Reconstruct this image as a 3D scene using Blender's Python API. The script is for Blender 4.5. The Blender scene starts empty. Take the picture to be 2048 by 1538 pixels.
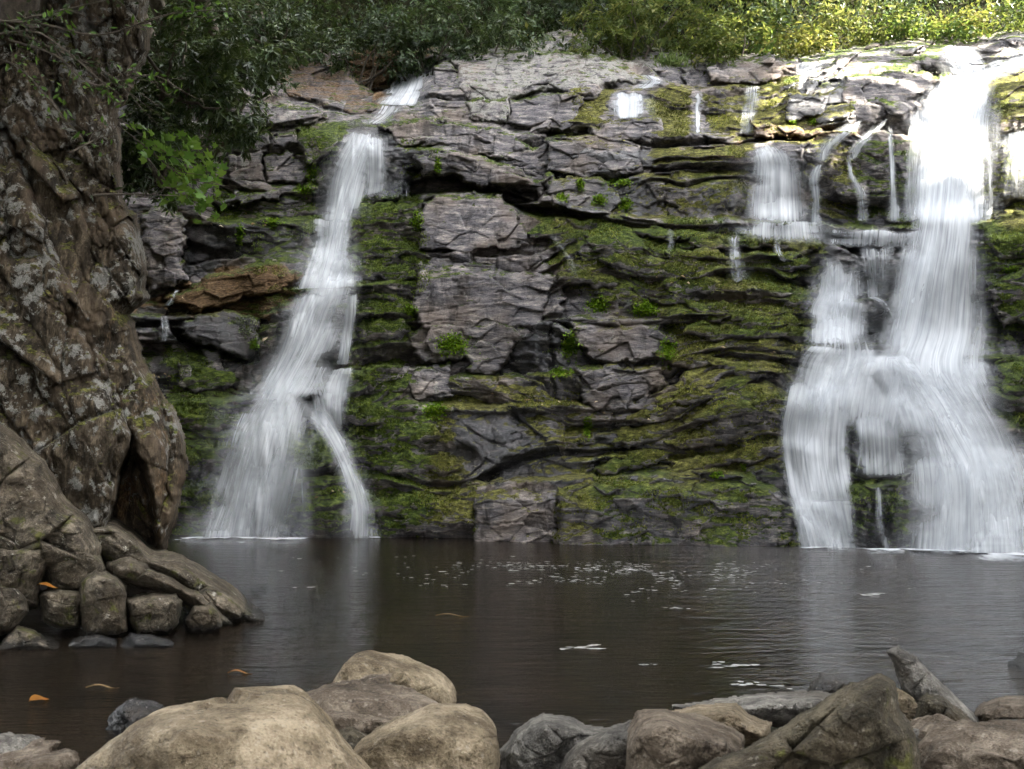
import bpy, math, random
import numpy as np
rnd = random.Random(7)
rng = np.random.default_rng(11)
scn = bpy.context.scene
COL = scn.collection

# ---------------------------------------------------------------- camera
F, HY, CH = 2196.0, 897.0, 1.5          # focal length and horizon row in 2048-px units, eye height (m)
cam_d = bpy.data.cameras.new('camera')
cam_d.sensor_width = 36.0
cam_d.lens = F / 2048.0 * 36.0
cam_d.shift_y = (HY - 769.0) / 2048.0
cam_d.clip_end = 500.0
cam_d.dof.use_dof = True
cam_d.dof.focus_distance = 17.5
cam_d.dof.aperture_fstop = 9.0
cam = bpy.data.objects.new('camera', cam_d)
COL.objects.link(cam)
cam.location = (0, 0, CH)
cam.rotation_euler = (math.radians(90), 0, 0)
scn.camera = cam

# ---------------------------------------------------------------- sky, sun, exposure
SUN_EL, SUN_AZ = math.radians(48), math.radians(-14)     # azimuth measured from +X towards +Y
sx, sy, sz = math.cos(SUN_EL) * math.cos(SUN_AZ), math.cos(SUN_EL) * math.sin(SUN_AZ), math.sin(SUN_EL)
world = bpy.data.worlds.new('World')
scn.world = world
world.use_nodes = True
wn, wl = world.node_tree.nodes, world.node_tree.links
wn.clear()
sky = wn.new('ShaderNodeTexSky')
sky.sky_type = 'NISHITA'
sky.sun_disc = False
sky.sun_elevation = SUN_EL
sky.sun_rotation = math.pi / 2 - SUN_AZ
sky.dust_density = 3.0
hs = wn.new('ShaderNodeHueSaturation')
hs.inputs['Saturation'].default_value = 0.16
bg = wn.new('ShaderNodeBackground')
bg.inputs['Strength'].default_value = 0.15
wo = wn.new('ShaderNodeOutputWorld')
wl.new(sky.outputs[0], hs.inputs['Color'])
wl.new(hs.outputs[0], bg.inputs['Color'])
wl.new(bg.outputs[0], wo.inputs['Surface'])
sun_d = bpy.data.lights.new('sun', 'SUN')
sun_d.energy = 5.0
sun_d.angle = math.radians(0.5)
sun_d.color = (1.0, 0.93, 0.80)
sun = bpy.data.objects.new('sun', sun_d)
COL.objects.link(sun)
from mathutils import Vector, Matrix
sun.rotation_euler = Vector((sx, sy, sz)).to_track_quat('Z', 'Y').to_euler()
scn.view_settings.view_transform = 'Standard'
scn.view_settings.look = 'None'
scn.view_settings.exposure = 3.95
scn.view_settings.gamma = 1.0
scn.cycles.use_denoising = True
scn.cycles.max_bounces = 5
scn.cycles.use_adaptive_sampling = True
scn.cycles.adaptive_threshold = 0.03
scn.cycles.transparent_max_bounces = 14
scn.cycles.caustics_reflective = False
scn.cycles.caustics_refractive = False

# ---------------------------------------------------------------- noise
def _hash(i, j, k, seed):
    h = (i.astype(np.int64) * 374761393 + j.astype(np.int64) * 668265263 + k.astype(np.int64) * 2147483647 + seed * 974711) & 0xffffffff
    h = ((h ^ (h >> 13)) * 1274126177) & 0xffffffff
    h = ((h ^ (h >> 16)) * 2246822519) & 0xffffffff
    return ((h ^ (h >> 15)) & 0xffffff) / float(0xffffff)

def vnoise(x, y, z=None, seed=0):
    x = np.asarray(x, float); y = np.asarray(y, float)
    x, y = np.broadcast_arrays(x, y)
    xi, yi = np.floor(x), np.floor(y)
    fx, fy = x - xi, y - yi
    u, v = fx * fx * fx * (fx * (fx * 6 - 15) + 10), fy * fy * fy * (fy * (fy * 6 - 15) + 10)
    if z is None:
        zi = np.zeros_like(xi)
        a = _hash(xi, yi, zi, seed); b = _hash(xi + 1, yi, zi, seed)
        c = _hash(xi, yi + 1, zi, seed); d = _hash(xi + 1, yi + 1, zi, seed)
        return (a * (1 - u) + b * u) * (1 - v) + (c * (1 - u) + d * u) * v
    z = np.broadcast_to(np.asarray(z, float), x.shape)
    zi = np.floor(z); fz = z - zi; w = fz * fz * fz * (fz * (fz * 6 - 15) + 10)
    r = []
    for dz in (0, 1):
        a = _hash(xi, yi, zi + dz, seed); b = _hash(xi + 1, yi, zi + dz, seed)
        c = _hash(xi, yi + 1, zi + dz, seed); d = _hash(xi + 1, yi + 1, zi + dz, seed)
        r.append((a * (1 - u) + b * u) * (1 - v) + (c * (1 - u) + d * u) * v)
    return r[0] * (1 - w) + r[1] * w

def fbm(x, y, z=None, octv=4, seed=0, gain=0.5):
    s, a, t, f = 0, 1.0, 0, 1.0
    for o in range(octv):
        s = s + a * vnoise(x * f, y * f, None if z is None else z * f, seed + o * 17)
        t += a; a *= gain; f *= 2.03
    return s / t * 2 - 1

def billow(x, y, octv=3, seed=0):
    s, a, t, f = 0, 1.0, 0, 1.0
    for o in range(octv):
        s = s + a * np.abs(vnoise(x * f, y * f, None, seed + o * 17) * 2 - 1)
        t += a; a *= 0.5; f *= 2.1
    return s / t

def facets2(x, y, sx_, sy_, seed):
    """chiselled planes: every Voronoi cell is a tilted facet; also the gap to the next cell"""
    gx, gy = x / sx_, y / sy_
    i, j = np.floor(gx), np.floor(gy)
    b1 = np.full(gx.shape, 9.0); b2 = b1.copy(); val = np.zeros(gx.shape)
    for di in (-1, 0, 1):
        for dj in (-1, 0, 1):
            ci, cj = i + di, j + dj
            dx = gx - ci - _hash(ci, cj, ci * 0, seed); dy = gy - cj - _hash(ci, cj, ci * 0 + 1, seed)
            d = dx * dx + dy * dy
            v = (_hash(ci, cj, ci * 0 + 2, seed) - .5) * 2 * dx + (_hash(ci, cj, ci * 0 + 3, seed) - .5) * 2 * dy + (_hash(ci, cj, ci * 0 + 4, seed) - .5) * .8
            near = d < b1
            b2 = np.where(near, b1, np.minimum(b2, d)); val = np.where(near, v, val); b1 = np.where(near, d, b1)
    return val, np.sqrt(b2) - np.sqrt(b1)

def facets3(x, y, z, seed):
    i, j, k = np.floor(x), np.floor(y), np.floor(z)
    b1 = np.full(x.shape, 9.0); b2 = b1.copy(); val = np.zeros(x.shape)
    for di in (-1, 0, 1):
        for dj in (-1, 0, 1):
            for dk in (-1, 0, 1):
                ci, cj, ck = i + di, j + dj, k + dk
                dx = x - ci - _hash(ci, cj, ck, seed); dy = y - cj - _hash(ci, cj, ck, seed + 1); dz = z - ck - _hash(ci, cj, ck, seed + 2)
                d = dx * dx + dy * dy + dz * dz
                v = (_hash(ci, cj, ck, seed + 3) - .5) * 2 * dx + (_hash(ci, cj, ck, seed + 4) - .5) * 2 * dy + (_hash(ci, cj, ck, seed + 5) - .5) * 2 * dz + (_hash(ci, cj, ck, seed + 6) - .5) * .8
                near = d < b1
                b2 = np.where(near, b1, np.minimum(b2, d)); val = np.where(near, v, val); b1 = np.where(near, d, b1)
    return val, np.sqrt(b2) - np.sqrt(b1)

def sstep(a, b, x):
    t = np.clip((x - a) / (b - a), 0, 1)
    return t * t * (3 - 2 * t)

def h1(*a):
    return float(_hash(np.array(a[0]), np.array(a[1] if len(a) > 1 else 0), np.array(a[2] if len(a) > 2 else 0), 5))

# ---------------------------------------------------------------- objects
def at(px, py, Y):
    return (px - 1024.0) / F * Y, Y, CH - (py - HY) / F * Y

def tag(o, label=None, cat=None, group=None, kind=None):
    for k, v in (('label', label), ('category', cat), ('group', group), ('kind', kind)):
        if v is not None:
            o[k] = v
    return o

def link(name, me, mat, parent=None):
    o = bpy.data.objects.new(name, me)
    COL.objects.link(o)
    if mat is not None and not me.materials:
        me.materials.append(mat)
    o.parent = parent
    return o

def empty(name, loc=(0, 0, 0)):
    o = bpy.data.objects.new(name, None)
    COL.objects.link(o)
    o.empty_display_size = 0.1
    o.location = loc
    return o

def raw_mesh(name, V, quads=None, tris=None, smooth=True, attrs=None, uv=None):
    V = np.asarray(V, np.float32).reshape(-1, 3)
    me = bpy.data.meshes.new(name)
    nq = 0 if quads is None else len(quads)
    nt = 0 if tris is None else len(tris)
    loops = []
    if nq: loops.append(np.asarray(quads, np.int32).ravel())
    if nt: loops.append(np.asarray(tris, np.int32).ravel())
    loops = np.concatenate(loops)
    me.vertices.add(len(V)); me.vertices.foreach_set('co', V.ravel())
    me.loops.add(len(loops)); me.loops.foreach_set('vertex_index', loops)
    me.polygons.add(nq + nt)
    st = np.concatenate([np.arange(nq) * 4, nq * 4 + np.arange(nt) * 3]).astype(np.int32)
    me.polygons.foreach_set('loop_start', st)
    me.polygons.foreach_set('use_smooth', np.full(nq + nt, smooth, bool))
    if attrs:
        for k, v in attrs.items():
            a = me.attributes.new(k, 'FLOAT', 'POINT')
            a.data.foreach_set('value', np.asarray(v, np.float32).ravel())
    if uv is not None:
        a = me.attributes.new('flow', 'FLOAT_VECTOR', 'POINT')
        a.data.foreach_set('vector', np.asarray(uv, np.float32).ravel())
    me.update(calc_edges=True)
    return me

def grid_quads(ny, nx, keep=None):
    idx = np.arange(ny * nx).reshape(ny, nx)
    # y index grows downwards: order gives normals towards the viewer (-Y)
    q = np.stack([idx[1:, :-1], idx[1:, 1:], idx[:-1, 1:], idx[:-1, :-1]], -1)
    if keep is not None:
        k = keep[1:, :-1] & keep[1:, 1:] & keep[:-1, 1:] & keep[:-1, :-1]
        q = q[k]
    return q.reshape(-1, 4)

def compact(V, quads, attrs):
    used = np.zeros(len(V), bool); used[quads.ravel()] = True
    m = np.cumsum(used) - 1
    return V[used], m[quads], {k: v[used] for k, v in attrs.items()}

def poly_sd(poly, X, Y):
    """signed distance in px, positive inside"""
    P = np.asarray(poly, float)
    inside = np.zeros(X.shape, bool)
    d2 = np.full(X.shape, 1e12)
    n = len(P)
    for i in range(n):
        x0, y0 = P[i]; x1, y1 = P[(i + 1) % n]
        dx, dy = x1 - x0, y1 - y0
        t = np.clip(((X - x0) * dx + (Y - y0) * dy) / (dx * dx + dy * dy + 1e-9), 0, 1)
        d2 = np.minimum(d2, (X - x0 - t * dx) ** 2 + (Y - y0 - t * dy) ** 2)
        if y0 != y1:
            c = ((y0 > Y) != (y1 > Y)) & (X < (x1 - x0) * (Y - y0) / (y1 - y0) + x0)
            inside ^= c
    d = np.sqrt(d2)
    return np.where(inside, d, -d)

def smooth_poly(pts, n):
    """closed Catmull-Rom through pts, n samples"""
    P = np.asarray(pts, float); m = len(P)
    out = []
    for t in np.linspace(0, m, n, endpoint=False):
        i = int(t); f = t - i
        p0, p1, p2, p3 = P[(i - 1) % m], P[i % m], P[(i + 1) % m], P[(i + 2) % m]
        out.append(0.5 * (2 * p1 + (p2 - p0) * f + (2 * p0 - 5 * p1 + 4 * p2 - p3) * f * f + (3 * p1 - p0 - 3 * p2 + p3) * f ** 3))
    return np.array(out)

def open_curve(pts, n):
    P = np.asarray(pts, float)
    P = np.vstack([2 * P[0] - P[1], P, 2 * P[-1] - P[-2]])
    m = len(P) - 3
    out = []
    for t in np.linspace(0, m, n):
        i = min(int(t), m - 1); f = t - i
        p0, p1, p2, p3 = P[i], P[i + 1], P[i + 2], P[i + 3]
        out.append(0.5 * (2 * p1 + (p2 - p0) * f + (2 * p0 - 5 * p1 + 4 * p2 - p3) * f * f + (3 * p1 - p0 - 3 * p2 + p3) * f ** 3))
    return np.array(out)

# ---------------------------------------------------------------- materials
class NT:
    def __init__(s, name):
        s.m = bpy.data.materials.new(name); s.m.use_nodes = True
        s.t = s.m.node_tree; s.t.nodes.clear()
        s.out = s.n('ShaderNodeOutputMaterial')
    def n(s, typ, **kw):
        nd = s.t.nodes.new(typ)
        for k, v in kw.items(): setattr(nd, k, v)
        return nd
    def l(s, a, b): s.t.links.new(a, b)
    def val(s, sock, v):
        if hasattr(v, 'is_linked') or isinstance(v, bpy.types.NodeSocket): s.l(v, sock)
        else: sock.default_value = v
    def math(s, op, a, b=0.0, c=0.0, clamp=False):
        nd = s.n('ShaderNodeMath', operation=op, use_clamp=clamp)
        for i, v in enumerate((a, b, c)): s.val(nd.inputs[i], v)
        return nd.outputs[0]
    def mix(s, f, a, b, mode='MIX'):
        nd = s.n('ShaderNodeMix', data_type='RGBA', blend_type=mode)
        s.val(nd.inputs[0], f)
        for i, v in ((6, a), (7, b)):
            s.val(nd.inputs[i], v if not isinstance(v, tuple) else (*v, 1.0)[:4])
        return nd.outputs[2]
    def attr(s, name): return s.n('ShaderNodeAttribute', attribute_name=name).outputs['Fac']
    def pos(s, scale=(1, 1, 1), rot=(0, 0, 0), coord=None):
        mp = s.n('ShaderNodeMapping'); mp.inputs['Scale'].default_value = scale; mp.inputs['Rotation'].default_value = rot
        if coord is None: coord = s.n('ShaderNodeNewGeometry').outputs['Position']
        s.l(coord, mp.inputs[0]); return mp.outputs[0]
    def noise(s, vec, scale, detail=4.0, rough=0.55, dist=0.0):
        nd = s.n('ShaderNodeTexNoise'); s.l(vec, nd.inputs['Vector'])
        nd.inputs['Scale'].default_value = scale; nd.inputs['Detail'].default_value = detail
        nd.inputs['Roughness'].default_value = rough; nd.inputs['Distortion'].default_value = dist
        return nd.outputs['Fac']
    def vor(s, vec, scale, feature='F1', out='Distance'):
        nd = s.n('ShaderNodeTexVoronoi', feature=feature); s.l(vec, nd.inputs['Vector'])
        nd.inputs['Scale'].default_value = scale
        return nd.outputs[out]
    def step(s, x, a, b, to0=0.0, to1=1.0):
        nd = s.n('ShaderNodeMapRange', interpolation_type='SMOOTHSTEP'); s.l(x, nd.inputs[0])
        for i, v in ((1, a), (2, b), (3, to0), (4, to1)): nd.inputs[i].default_value = v
        return nd.outputs[0]
    def ramp(s, f, stops):
        nd = s.n('ShaderNodeValToRGB'); s.l(f, nd.inputs[0])
        e = nd.color_ramp.elements
        while len(e) < len(stops): e.new(0.5)
        for k, (p, c) in zip(e, stops): k.position = p; k.color = (*c, 1.0)
        return nd.outputs[0]
    def bump(s, h, strength, dist, normal=None):
        nd = s.n('ShaderNodeBump'); nd.inputs['Strength'].default_value = strength; nd.inputs['Distance'].default_value = dist
        s.l(h, nd.inputs['Height'])
        if normal is not None: s.l(normal, nd.inputs['Normal'])
        return nd.outputs[0]
    def bsdf(s, col, rough, normal=None, spec=0.4, **kw):
        b = s.n('ShaderNodeBsdfPrincipled')
        s.val(b.inputs['Base Color'], (*col, 1.0) if isinstance(col, tuple) else col)
        s.val(b.inputs['Roughness'], rough); s.val(b.inputs['Specular IOR Level'], spec)
        if normal is not None: s.l(normal, b.inputs['Normal'])
        for k, v in kw.items(): s.val(b.inputs[k], v)
        return b.outputs[0]
    def done(s, sh): s.l(sh, s.out.inputs['Surface']); return s.m

def cliff_material(name='layered_wet_rock', strata=(1.0, 1.0, 5.0), rot=(0, 0.08, 0), k=1.0, pal=None, lk=5.5):
    pal = pal or [(0.37, (0.014, 0.013, 0.014)), (0.46, (0.082, 0.078, 0.085)), (0.54, (0.170, 0.156, 0.154)), (0.63, (0.42, 0.37, 0.32))]
    t = NT(name)
    P = t.pos()
    PS = t.pos(strata, rot)
    big = t.noise(P, 0.9 * k, 3)
    band = t.noise(PS, 2.6 * k, 6, 0.65, 0.4)
    fine = t.noise(PS, 14 * k, 5, 0.7)
    grit = t.noise(P, 70 * k, 3, 0.7)
    v = t.math('ADD', t.math('MULTIPLY', band, 0.55), t.math('ADD', t.math('MULTIPLY', fine, 0.3), t.math('MULTIPLY', grit, 0.15)))
    bare = t.ramp(v, pal)
    bare = t.mix(t.step(big, 0.45, 0.7, 0, 0.45), bare, (0.17, 0.125, 0.085))
    drip = t.noise(t.pos((2.2, 2.2, 0.35)), 1.6 * k, 5, 0.65)
    bare = t.mix(t.step(drip, 0.50, 0.64, 0, 0.72), bare, t.mix(0.8, bare, (0.012, 0.011, 0.010)))
    # brown iron stain
    bs = t.step(t.math('ADD', t.attr('brown'), t.math('MULTIPLY', t.math('SUBTRACT', band, 0.5), 1.3)), 0.35, 0.75)
    bare = t.mix(bs, bare, t.ramp(fine, [(0.36, (0.025, 0.016, 0.009)), (0.5, (0.085, 0.052, 0.027)), (0.64, (0.22, 0.150, 0.085))]))
    # lichen crust
    ln = t.noise(P, lk, 6, 0.72)
    ls = t.step(t.math('ADD', t.attr('lichen'), t.math('MULTIPLY', t.math('SUBTRACT', ln, 0.5), 4.2)), 0.5, 0.72)
    lc = t.ramp(grit, [(0.38, (0.115, 0.113, 0.104)), (0.55, (0.215, 0.208, 0.188)), (0.68, (0.34, 0.33, 0.295))])
    bare = t.mix(ls, bare, lc)
    # wet darkening and gloss
    wn_ = t.noise(P, 3.0 * k, 4)
    wet = t.step(t.math('ADD', t.attr('wet'), t.math('MULTIPLY', t.math('SUBTRACT', wn_, 0.5), 1.2)), 0.35, 0.7)
    bare = t.mix(wet, bare, t.mix(0.72, bare, (0.010, 0.011, 0.014)))
    # moss
    geo = t.n('ShaderNodeNewGeometry'); sp = t.n('ShaderNodeSeparateXYZ'); t.l(geo.outputs['Normal'], sp.inputs[0])
    mn = t.noise(t.pos((1, 1, 2.2)), 4.2 * k, 6, 0.7)
    mfac = t.math('ADD', t.attr('moss'), t.math('MULTIPLY', t.math('SUBTRACT', mn, 0.5), 2.6))
    mfac = t.math('ADD', mfac, t.math('MULTIPLY', t.math('SUBTRACT', sp.outputs[2], 0.49), 1.25))
    mfac = t.step(mfac, 0.42, 0.62)
    mcn = t.noise(t.pos((1, 1, 2.0)), 9 * k, 6, 0.75)
    hue = t.attr('mhue')
    mgreen = t.ramp(mcn, [(0.36, (0.008, 0.014, 0.003)), (0.46, (0.036, 0.058, 0.010)), (0.55, (0.095, 0.130, 0.020)), (0.65, (0.21, 0.25, 0.045))])
    molive_lit = t.ramp(mcn, [(0.36, (0.018, 0.015, 0.005)), (0.46, (0.072, 0.068, 0.016)), (0.55, (0.165, 0.160, 0.038)), (0.65, (0.35, 0.34, 0.11))])
    mcol = t.mix(t.step(t.math('ADD', hue, t.math('MULTIPLY', t.math('SUBTRACT', big, 0.5), 1.4)), 0.3, 0.75), mgreen, molive_lit)  # olive share also carries warm light on the right ledges
    mcol = t.mix(t.math('MULTIPLY', t.step(grit, 0.35, 0.65, 0.55, 0.0), 1.0), mcol, (0.008, 0.010, 0.004))
    col = t.mix(mfac, bare, mcol)
    rough = t.math('ADD', t.math('MULTIPLY', wet, -0.62), 0.80)
    rough = t.math('MAXIMUM', rough, t.math('MULTIPLY', mfac, 0.75))
    crack = t.vor(t.pos((1.0, 1.0, 2.4), (0, 0.2, 0)), 2.6 * k, 'DISTANCE_TO_EDGE')
    crack = t.step(crack, 0.0, 0.035, 0.0, 1.0)
    hgt = t.math('ADD', t.math('MULTIPLY', fine, 0.5), t.math('MULTIPLY', grit, t.math('ADD', 0.35, t.math('MULTIPLY', mfac, 0.9))))
    hgt = t.math('ADD', hgt, t.math('MULTIPLY', crack, t.math('MULTIPLY', t.math('SUBTRACT', 1.0, mfac), 0.10)))
    nrm = t.bump(hgt, 0.9, 0.045 / k)
    return t.done(t.bsdf(col, rough, nrm, t.math('ADD', 0.10, t.math('MULTIPLY', wet, t.math('SUBTRACT', 0.5, t.math('MULTIPLY', mfac, 0.42))))))

def stone_material(name, c0, c1, c2, lichen=0.1, rough=0.75, scale=1.0, moss=0.0, strata=(1, 1, 1.6), wetline=True):
    t = NT(name)
    oi = t.n('ShaderNodeObjectInfo')
    P = t.pos()
    va = t.n('ShaderNodeVectorMath', operation='ADD'); t.l(P, va.inputs[0])
    cmb = t.n('ShaderNodeCombineXYZ'); t.l(t.math('MULTIPLY', oi.outputs['Random'], 37.0), cmb.inputs[0]); t.l(cmb.outputs[0], va.inputs[1])
    PP = va.outputs[0]
    PS = t.pos(strata, (0.1, 0.25, 0), PP)
    a = t.noise(PS, 3.5 * scale, 6, 0.65, 0.5)
    b = t.noise(PP, 17 * scale, 5, 0.7)
    g = t.noise(PP, 110 * scale, 2, 0.6)
    v = t.math('ADD', t.math('MULTIPLY', a, 0.5), t.math('ADD', t.math('MULTIPLY', b, 0.32), t.math('MULTIPLY', g, 0.18)))
    col = t.ramp(v, [(0.40, c0), (0.50, c1), (0.60, c2)])
    ln = t.noise(PP, 8 * scale, 5, 0.7)
    col = t.mix(t.step(ln, 0.72 - lichen * 0.35, 0.78 - lichen * 0.35, 0, 0.8), col, t.ramp(g, [(0.3, (0.28, 0.27, 0.23)), (0.7, (0.58, 0.55, 0.48))]))
    st = t.noise(PP, 2.2 * scale, 4, 0.6)
    col = t.mix(t.step(st, 0.48, 0.60, 0, 0.75), col, t.mix(0.55, col, (0.05, 0.035, 0.02)))
    spk = t.noise(PP, 46 * scale, 3, 0.6)
    col = t.mix(t.step(spk, 0.56, 0.68, 0, 0.7), col, t.mix(0.75, col, (0.02, 0.014, 0.008)))
    spl = t.noise(PP, 31 * scale, 3, 0.6)
    col = t.mix(t.step(spl, 0.60, 0.70, 0, 0.45), col, t.mix(0.5, col, (0.55, 0.50, 0.42)))
    if moss:
        mm = t.noise(PP, 5 * scale, 5, 0.7)
        col = t.mix(t.step(mm, 0.66 - 0.3 * moss, 0.74 - 0.3 * moss, 0, 0.9), col, t.ramp(b, [(0.3, (0.015, 0.018, 0.005)), (0.7, (0.12, 0.12, 0.03))]))
    r = rough
    if wetline:
        geo = t.n('ShaderNodeNewGeometry'); sp = t.n('ShaderNodeSeparateXYZ'); t.l(geo.outputs['Position'], sp.inputs[0])
        wz = t.step(t.math('ADD', sp.outputs[2], t.math('MULTIPLY', t.math('SUBTRACT', b, 0.5), 0.12)), 0.03, 0.10, 1.0, 0.0)
        col = t.mix(wz, col, t.mix(0.8, col, (0.008, 0.008, 0.008)))
        r = t.math('SUBTRACT', rough, t.math('MULTIPLY', wz, rough - 0.25))
    ck = t.step(t.vor(t.pos((1, 1, 1.8), (0.2, 0.3, 0), PP), 2.2 * scale, 'DISTANCE_TO_EDGE'), 0.0, 0.03)
    h = t.math('ADD', t.math('ADD', t.math('MULTIPLY', a, 1.0), t.math('MULTIPLY', b, 0.7)), t.math('ADD', t.math('MULTIPLY', g, 0.18), t.math('MULTIPLY', ck, 0.10)))
    nrm = t.bump(h, 1.0, 0.06 / scale)
    return t.done(t.bsdf(col, r, nrm, 0.5 if rough < .4 else 0.16))

def water_sheet_material(name='silky_falling_water'):
    t = NT(name)
    uv = t.n('ShaderNodeAttribute', attribute_name='flow').outputs['Vector']
    den = t.attr('dens')
    s1 = t.noise(t.pos((5.0, 0.40, 1.0), coord=uv), 1.0, 3, 0.6, 0.5)
    s2 = t.noise(t.pos((22.0, 0.6, 1.0), coord=uv), 1.0, 4, 0.65, 0.4)
    s3 = t.noise(t.pos((1.7, 0.6, 1.0), coord=uv), 1.0, 3, 0.6, 0.8)
    st = t.math('ADD', t.math('MULTIPLY', s1, 0.42), t.math('ADD', t.math('MULTIPLY', s2, 0.30), t.math('MULTIPLY', s3, 0.28)))
    # streak threshold slides with density
    x = t.math('ADD', t.math('MULTIPLY', den, 1.5), t.math('MULTIPLY', t.math('SUBTRACT', st, 0.5), 2.2))
    a = t.step(x, 0.05, 1.75, 0.0, 0.96)
    a = t.math('MULTIPLY', a, t.step(den, 0.0, 0.35), clamp=True)
    col = t.ramp(s2, [(0.38, (0.50, 0.525, 0.56)), (0.6, (0.76, 0.78, 0.80))])
    df = t.n('ShaderNodeBsdfDiffuse'); t.l(col, df.inputs[0])
    tl = t.n('ShaderNodeBsdfTranslucent'); t.l(col, tl.inputs[0])
    nb = t.bump(t.math('ADD', s1, s2), 0.2, 0.05); t.l(nb, df.inputs['Normal'])
    m1 = t.n('ShaderNodeMixShader'); m1.inputs[0].default_value = 0.42; t.l(df.outputs[0], m1.inputs[1]); t.l(tl.outputs[0], m1.inputs[2])
    tr = t.n('ShaderNodeBsdfTransparent')
    m2 = t.n('ShaderNodeMixShader'); t.l(a, m2.inputs[0]); t.l(tr.outputs[0], m2.inputs[1]); t.l(m1.outputs[0], m2.inputs[2])
    return t.done(m2.outputs[0])

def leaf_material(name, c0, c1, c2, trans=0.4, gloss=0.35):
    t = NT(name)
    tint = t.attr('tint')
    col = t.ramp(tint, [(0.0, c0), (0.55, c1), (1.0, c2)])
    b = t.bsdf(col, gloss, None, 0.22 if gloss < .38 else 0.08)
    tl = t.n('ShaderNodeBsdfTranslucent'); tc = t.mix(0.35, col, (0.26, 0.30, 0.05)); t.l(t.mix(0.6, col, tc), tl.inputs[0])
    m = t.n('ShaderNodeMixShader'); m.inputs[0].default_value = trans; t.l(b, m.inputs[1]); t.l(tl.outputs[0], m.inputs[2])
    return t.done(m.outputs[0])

def simple_material(name, c0, c1, rough=0.8, scale=6.0, spec=0.3):
    t = NT(name)
    n = t.noise(t.pos(), scale, 6, 0.7)
    return t.done(t.bsdf(t.ramp(n, [(0.3, c0), (0.7, c1)]), rough, t.bump(n, 0.6, 0.03), spec))

def pool_material():
    t = NT('dark_brown_pool_water')
    w1 = t.noise(t.pos((0.9, 3.2, 1)), 1.6, 4, 0.6, 0.4)
    w2 = t.noise(t.pos((1.6, 7.0, 1)), 3.5, 3, 0.55, 0.3)
    bed = t.noise(t.pos(), 1.4, 4, 0.6)
    col = t.ramp(bed, [(0.35, (0.005, 0.004, 0.003)), (0.65, (0.016, 0.011, 0.007))])
    h = t.math('ADD', t.math('MULTIPLY', w1, 0.7), t.math('MULTIPLY', w2, 0.3))
    gp = t.n('ShaderNodeNewGeometry'); sx3 = t.n('ShaderNodeSeparateXYZ'); t.l(gp.outputs['Position'], sx3.inputs[0])
    h = t.math('MULTIPLY', h, t.step(t.math('ADD', sx3.outputs[0], t.math('MULTIPLY', w1, 1.2)), 1.8, 5.5, 1.0, 9.0))
    return t.done(t.bsdf(col, 0.14, t.bump(h, 0.55, 0.06), 0.5, IOR=1.333))

M_CLIFF = cliff_material()
M_WATER = water_sheet_material()
M_POOL = pool_material()
M_CRAG = cliff_material('leaning_lichen_rock', (3.4, 1.0, 0.8), (0, 0.43, 0), 1.5, [(0.36, (0.010, 0.007, 0.005)), (0.47, (0.031, 0.024, 0.016)), (0.54, (0.078, 0.061, 0.042)), (0.64, (0.215, 0.172, 0.122))], 8.0)
M_TAN = stone_material('tan_river_stone', (0.070, 0.052, 0.031), (0.205, 0.162, 0.105), (0.38, 0.31, 0.215), 0.05)
M_BROWN = stone_material('brown_river_stone', (0.036, 0.027, 0.019), (0.115, 0.090, 0.066), (0.25, 0.205, 0.158), 0.06)
M_GREY = stone_material('grey_river_stone', (0.032, 0.029, 0.026), (0.115, 0.107, 0.094), (0.29, 0.27, 0.235), 0.12)
M_DARK = stone_material('dark_olive_stone', (0.010, 0.008, 0.005), (0.040, 0.033, 0.021), (0.115, 0.096, 0.064), 0.02, moss=0.2)
M_WETB = stone_material('black_wet_stone', (0.008, 0.008, 0.009), (0.020, 0.019, 0.020), (0.06, 0.055, 0.05), -0.4, 0.22)
M_BANK = stone_material('weathered_bank_rock', (0.016, 0.013, 0.009), (0.075, 0.062, 0.045), (0.22, 0.185, 0.138), 0.30, moss=0.3)
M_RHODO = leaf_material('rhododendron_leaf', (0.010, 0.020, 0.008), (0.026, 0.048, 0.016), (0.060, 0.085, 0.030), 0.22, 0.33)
M_SUNLF = leaf_material('sunlit_green_leaf', (0.018, 0.032, 0.008), (0.060, 0.082, 0.018), (0.150, 0.145, 0.045), 0.42, 0.4)  # sunlit look put into the leaf colour, as in the next two
M_SUNYE = leaf_material('sunlit_yellow_green_leaf', (0.030, 0.036, 0.008), (0.100, 0.100, 0.020), (0.240, 0.205, 0.070), 0.45, 0.4)
M_SUNGR = leaf_material('sunlit_fresh_green_leaf', (0.014, 0.034, 0.008), (0.045, 0.085, 0.016), (0.100, 0.140, 0.030), 0.42, 0.4)
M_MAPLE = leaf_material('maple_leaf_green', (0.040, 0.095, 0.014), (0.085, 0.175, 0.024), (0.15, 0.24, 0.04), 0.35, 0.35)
M_LIME = leaf_material('bright_green_liverwort', (0.05, 0.11, 0.006), (0.11, 0.20, 0.01), (0.19, 0.27, 0.02), 0.3, 0.5)
M_BARK = simple_material('tree_bark', (0.03, 0.024, 0.018), (0.12, 0.10, 0.08), 0.9, 14)
M_SOIL = simple_material('forest_floor', (0.006, 0.006, 0.003), (0.022, 0.022, 0.010), 0.95, 5, 0.05)
M_BED = simple_material('pebble_bed', (0.03, 0.025, 0.02), (0.12, 0.10, 0.08), 0.8, 9)
M_ORANGE = leaf_material('autumn_leaf', (0.12, 0.045, 0.010), (0.22, 0.095, 0.020), (0.30, 0.18, 0.05), 0.15, 0.4)
M_PALELF = leaf_material('dead_leaf', (0.20, 0.12, 0.06), (0.36, 0.25, 0.14), (0.52, 0.42, 0.28), 0.2, 0.5)
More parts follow.
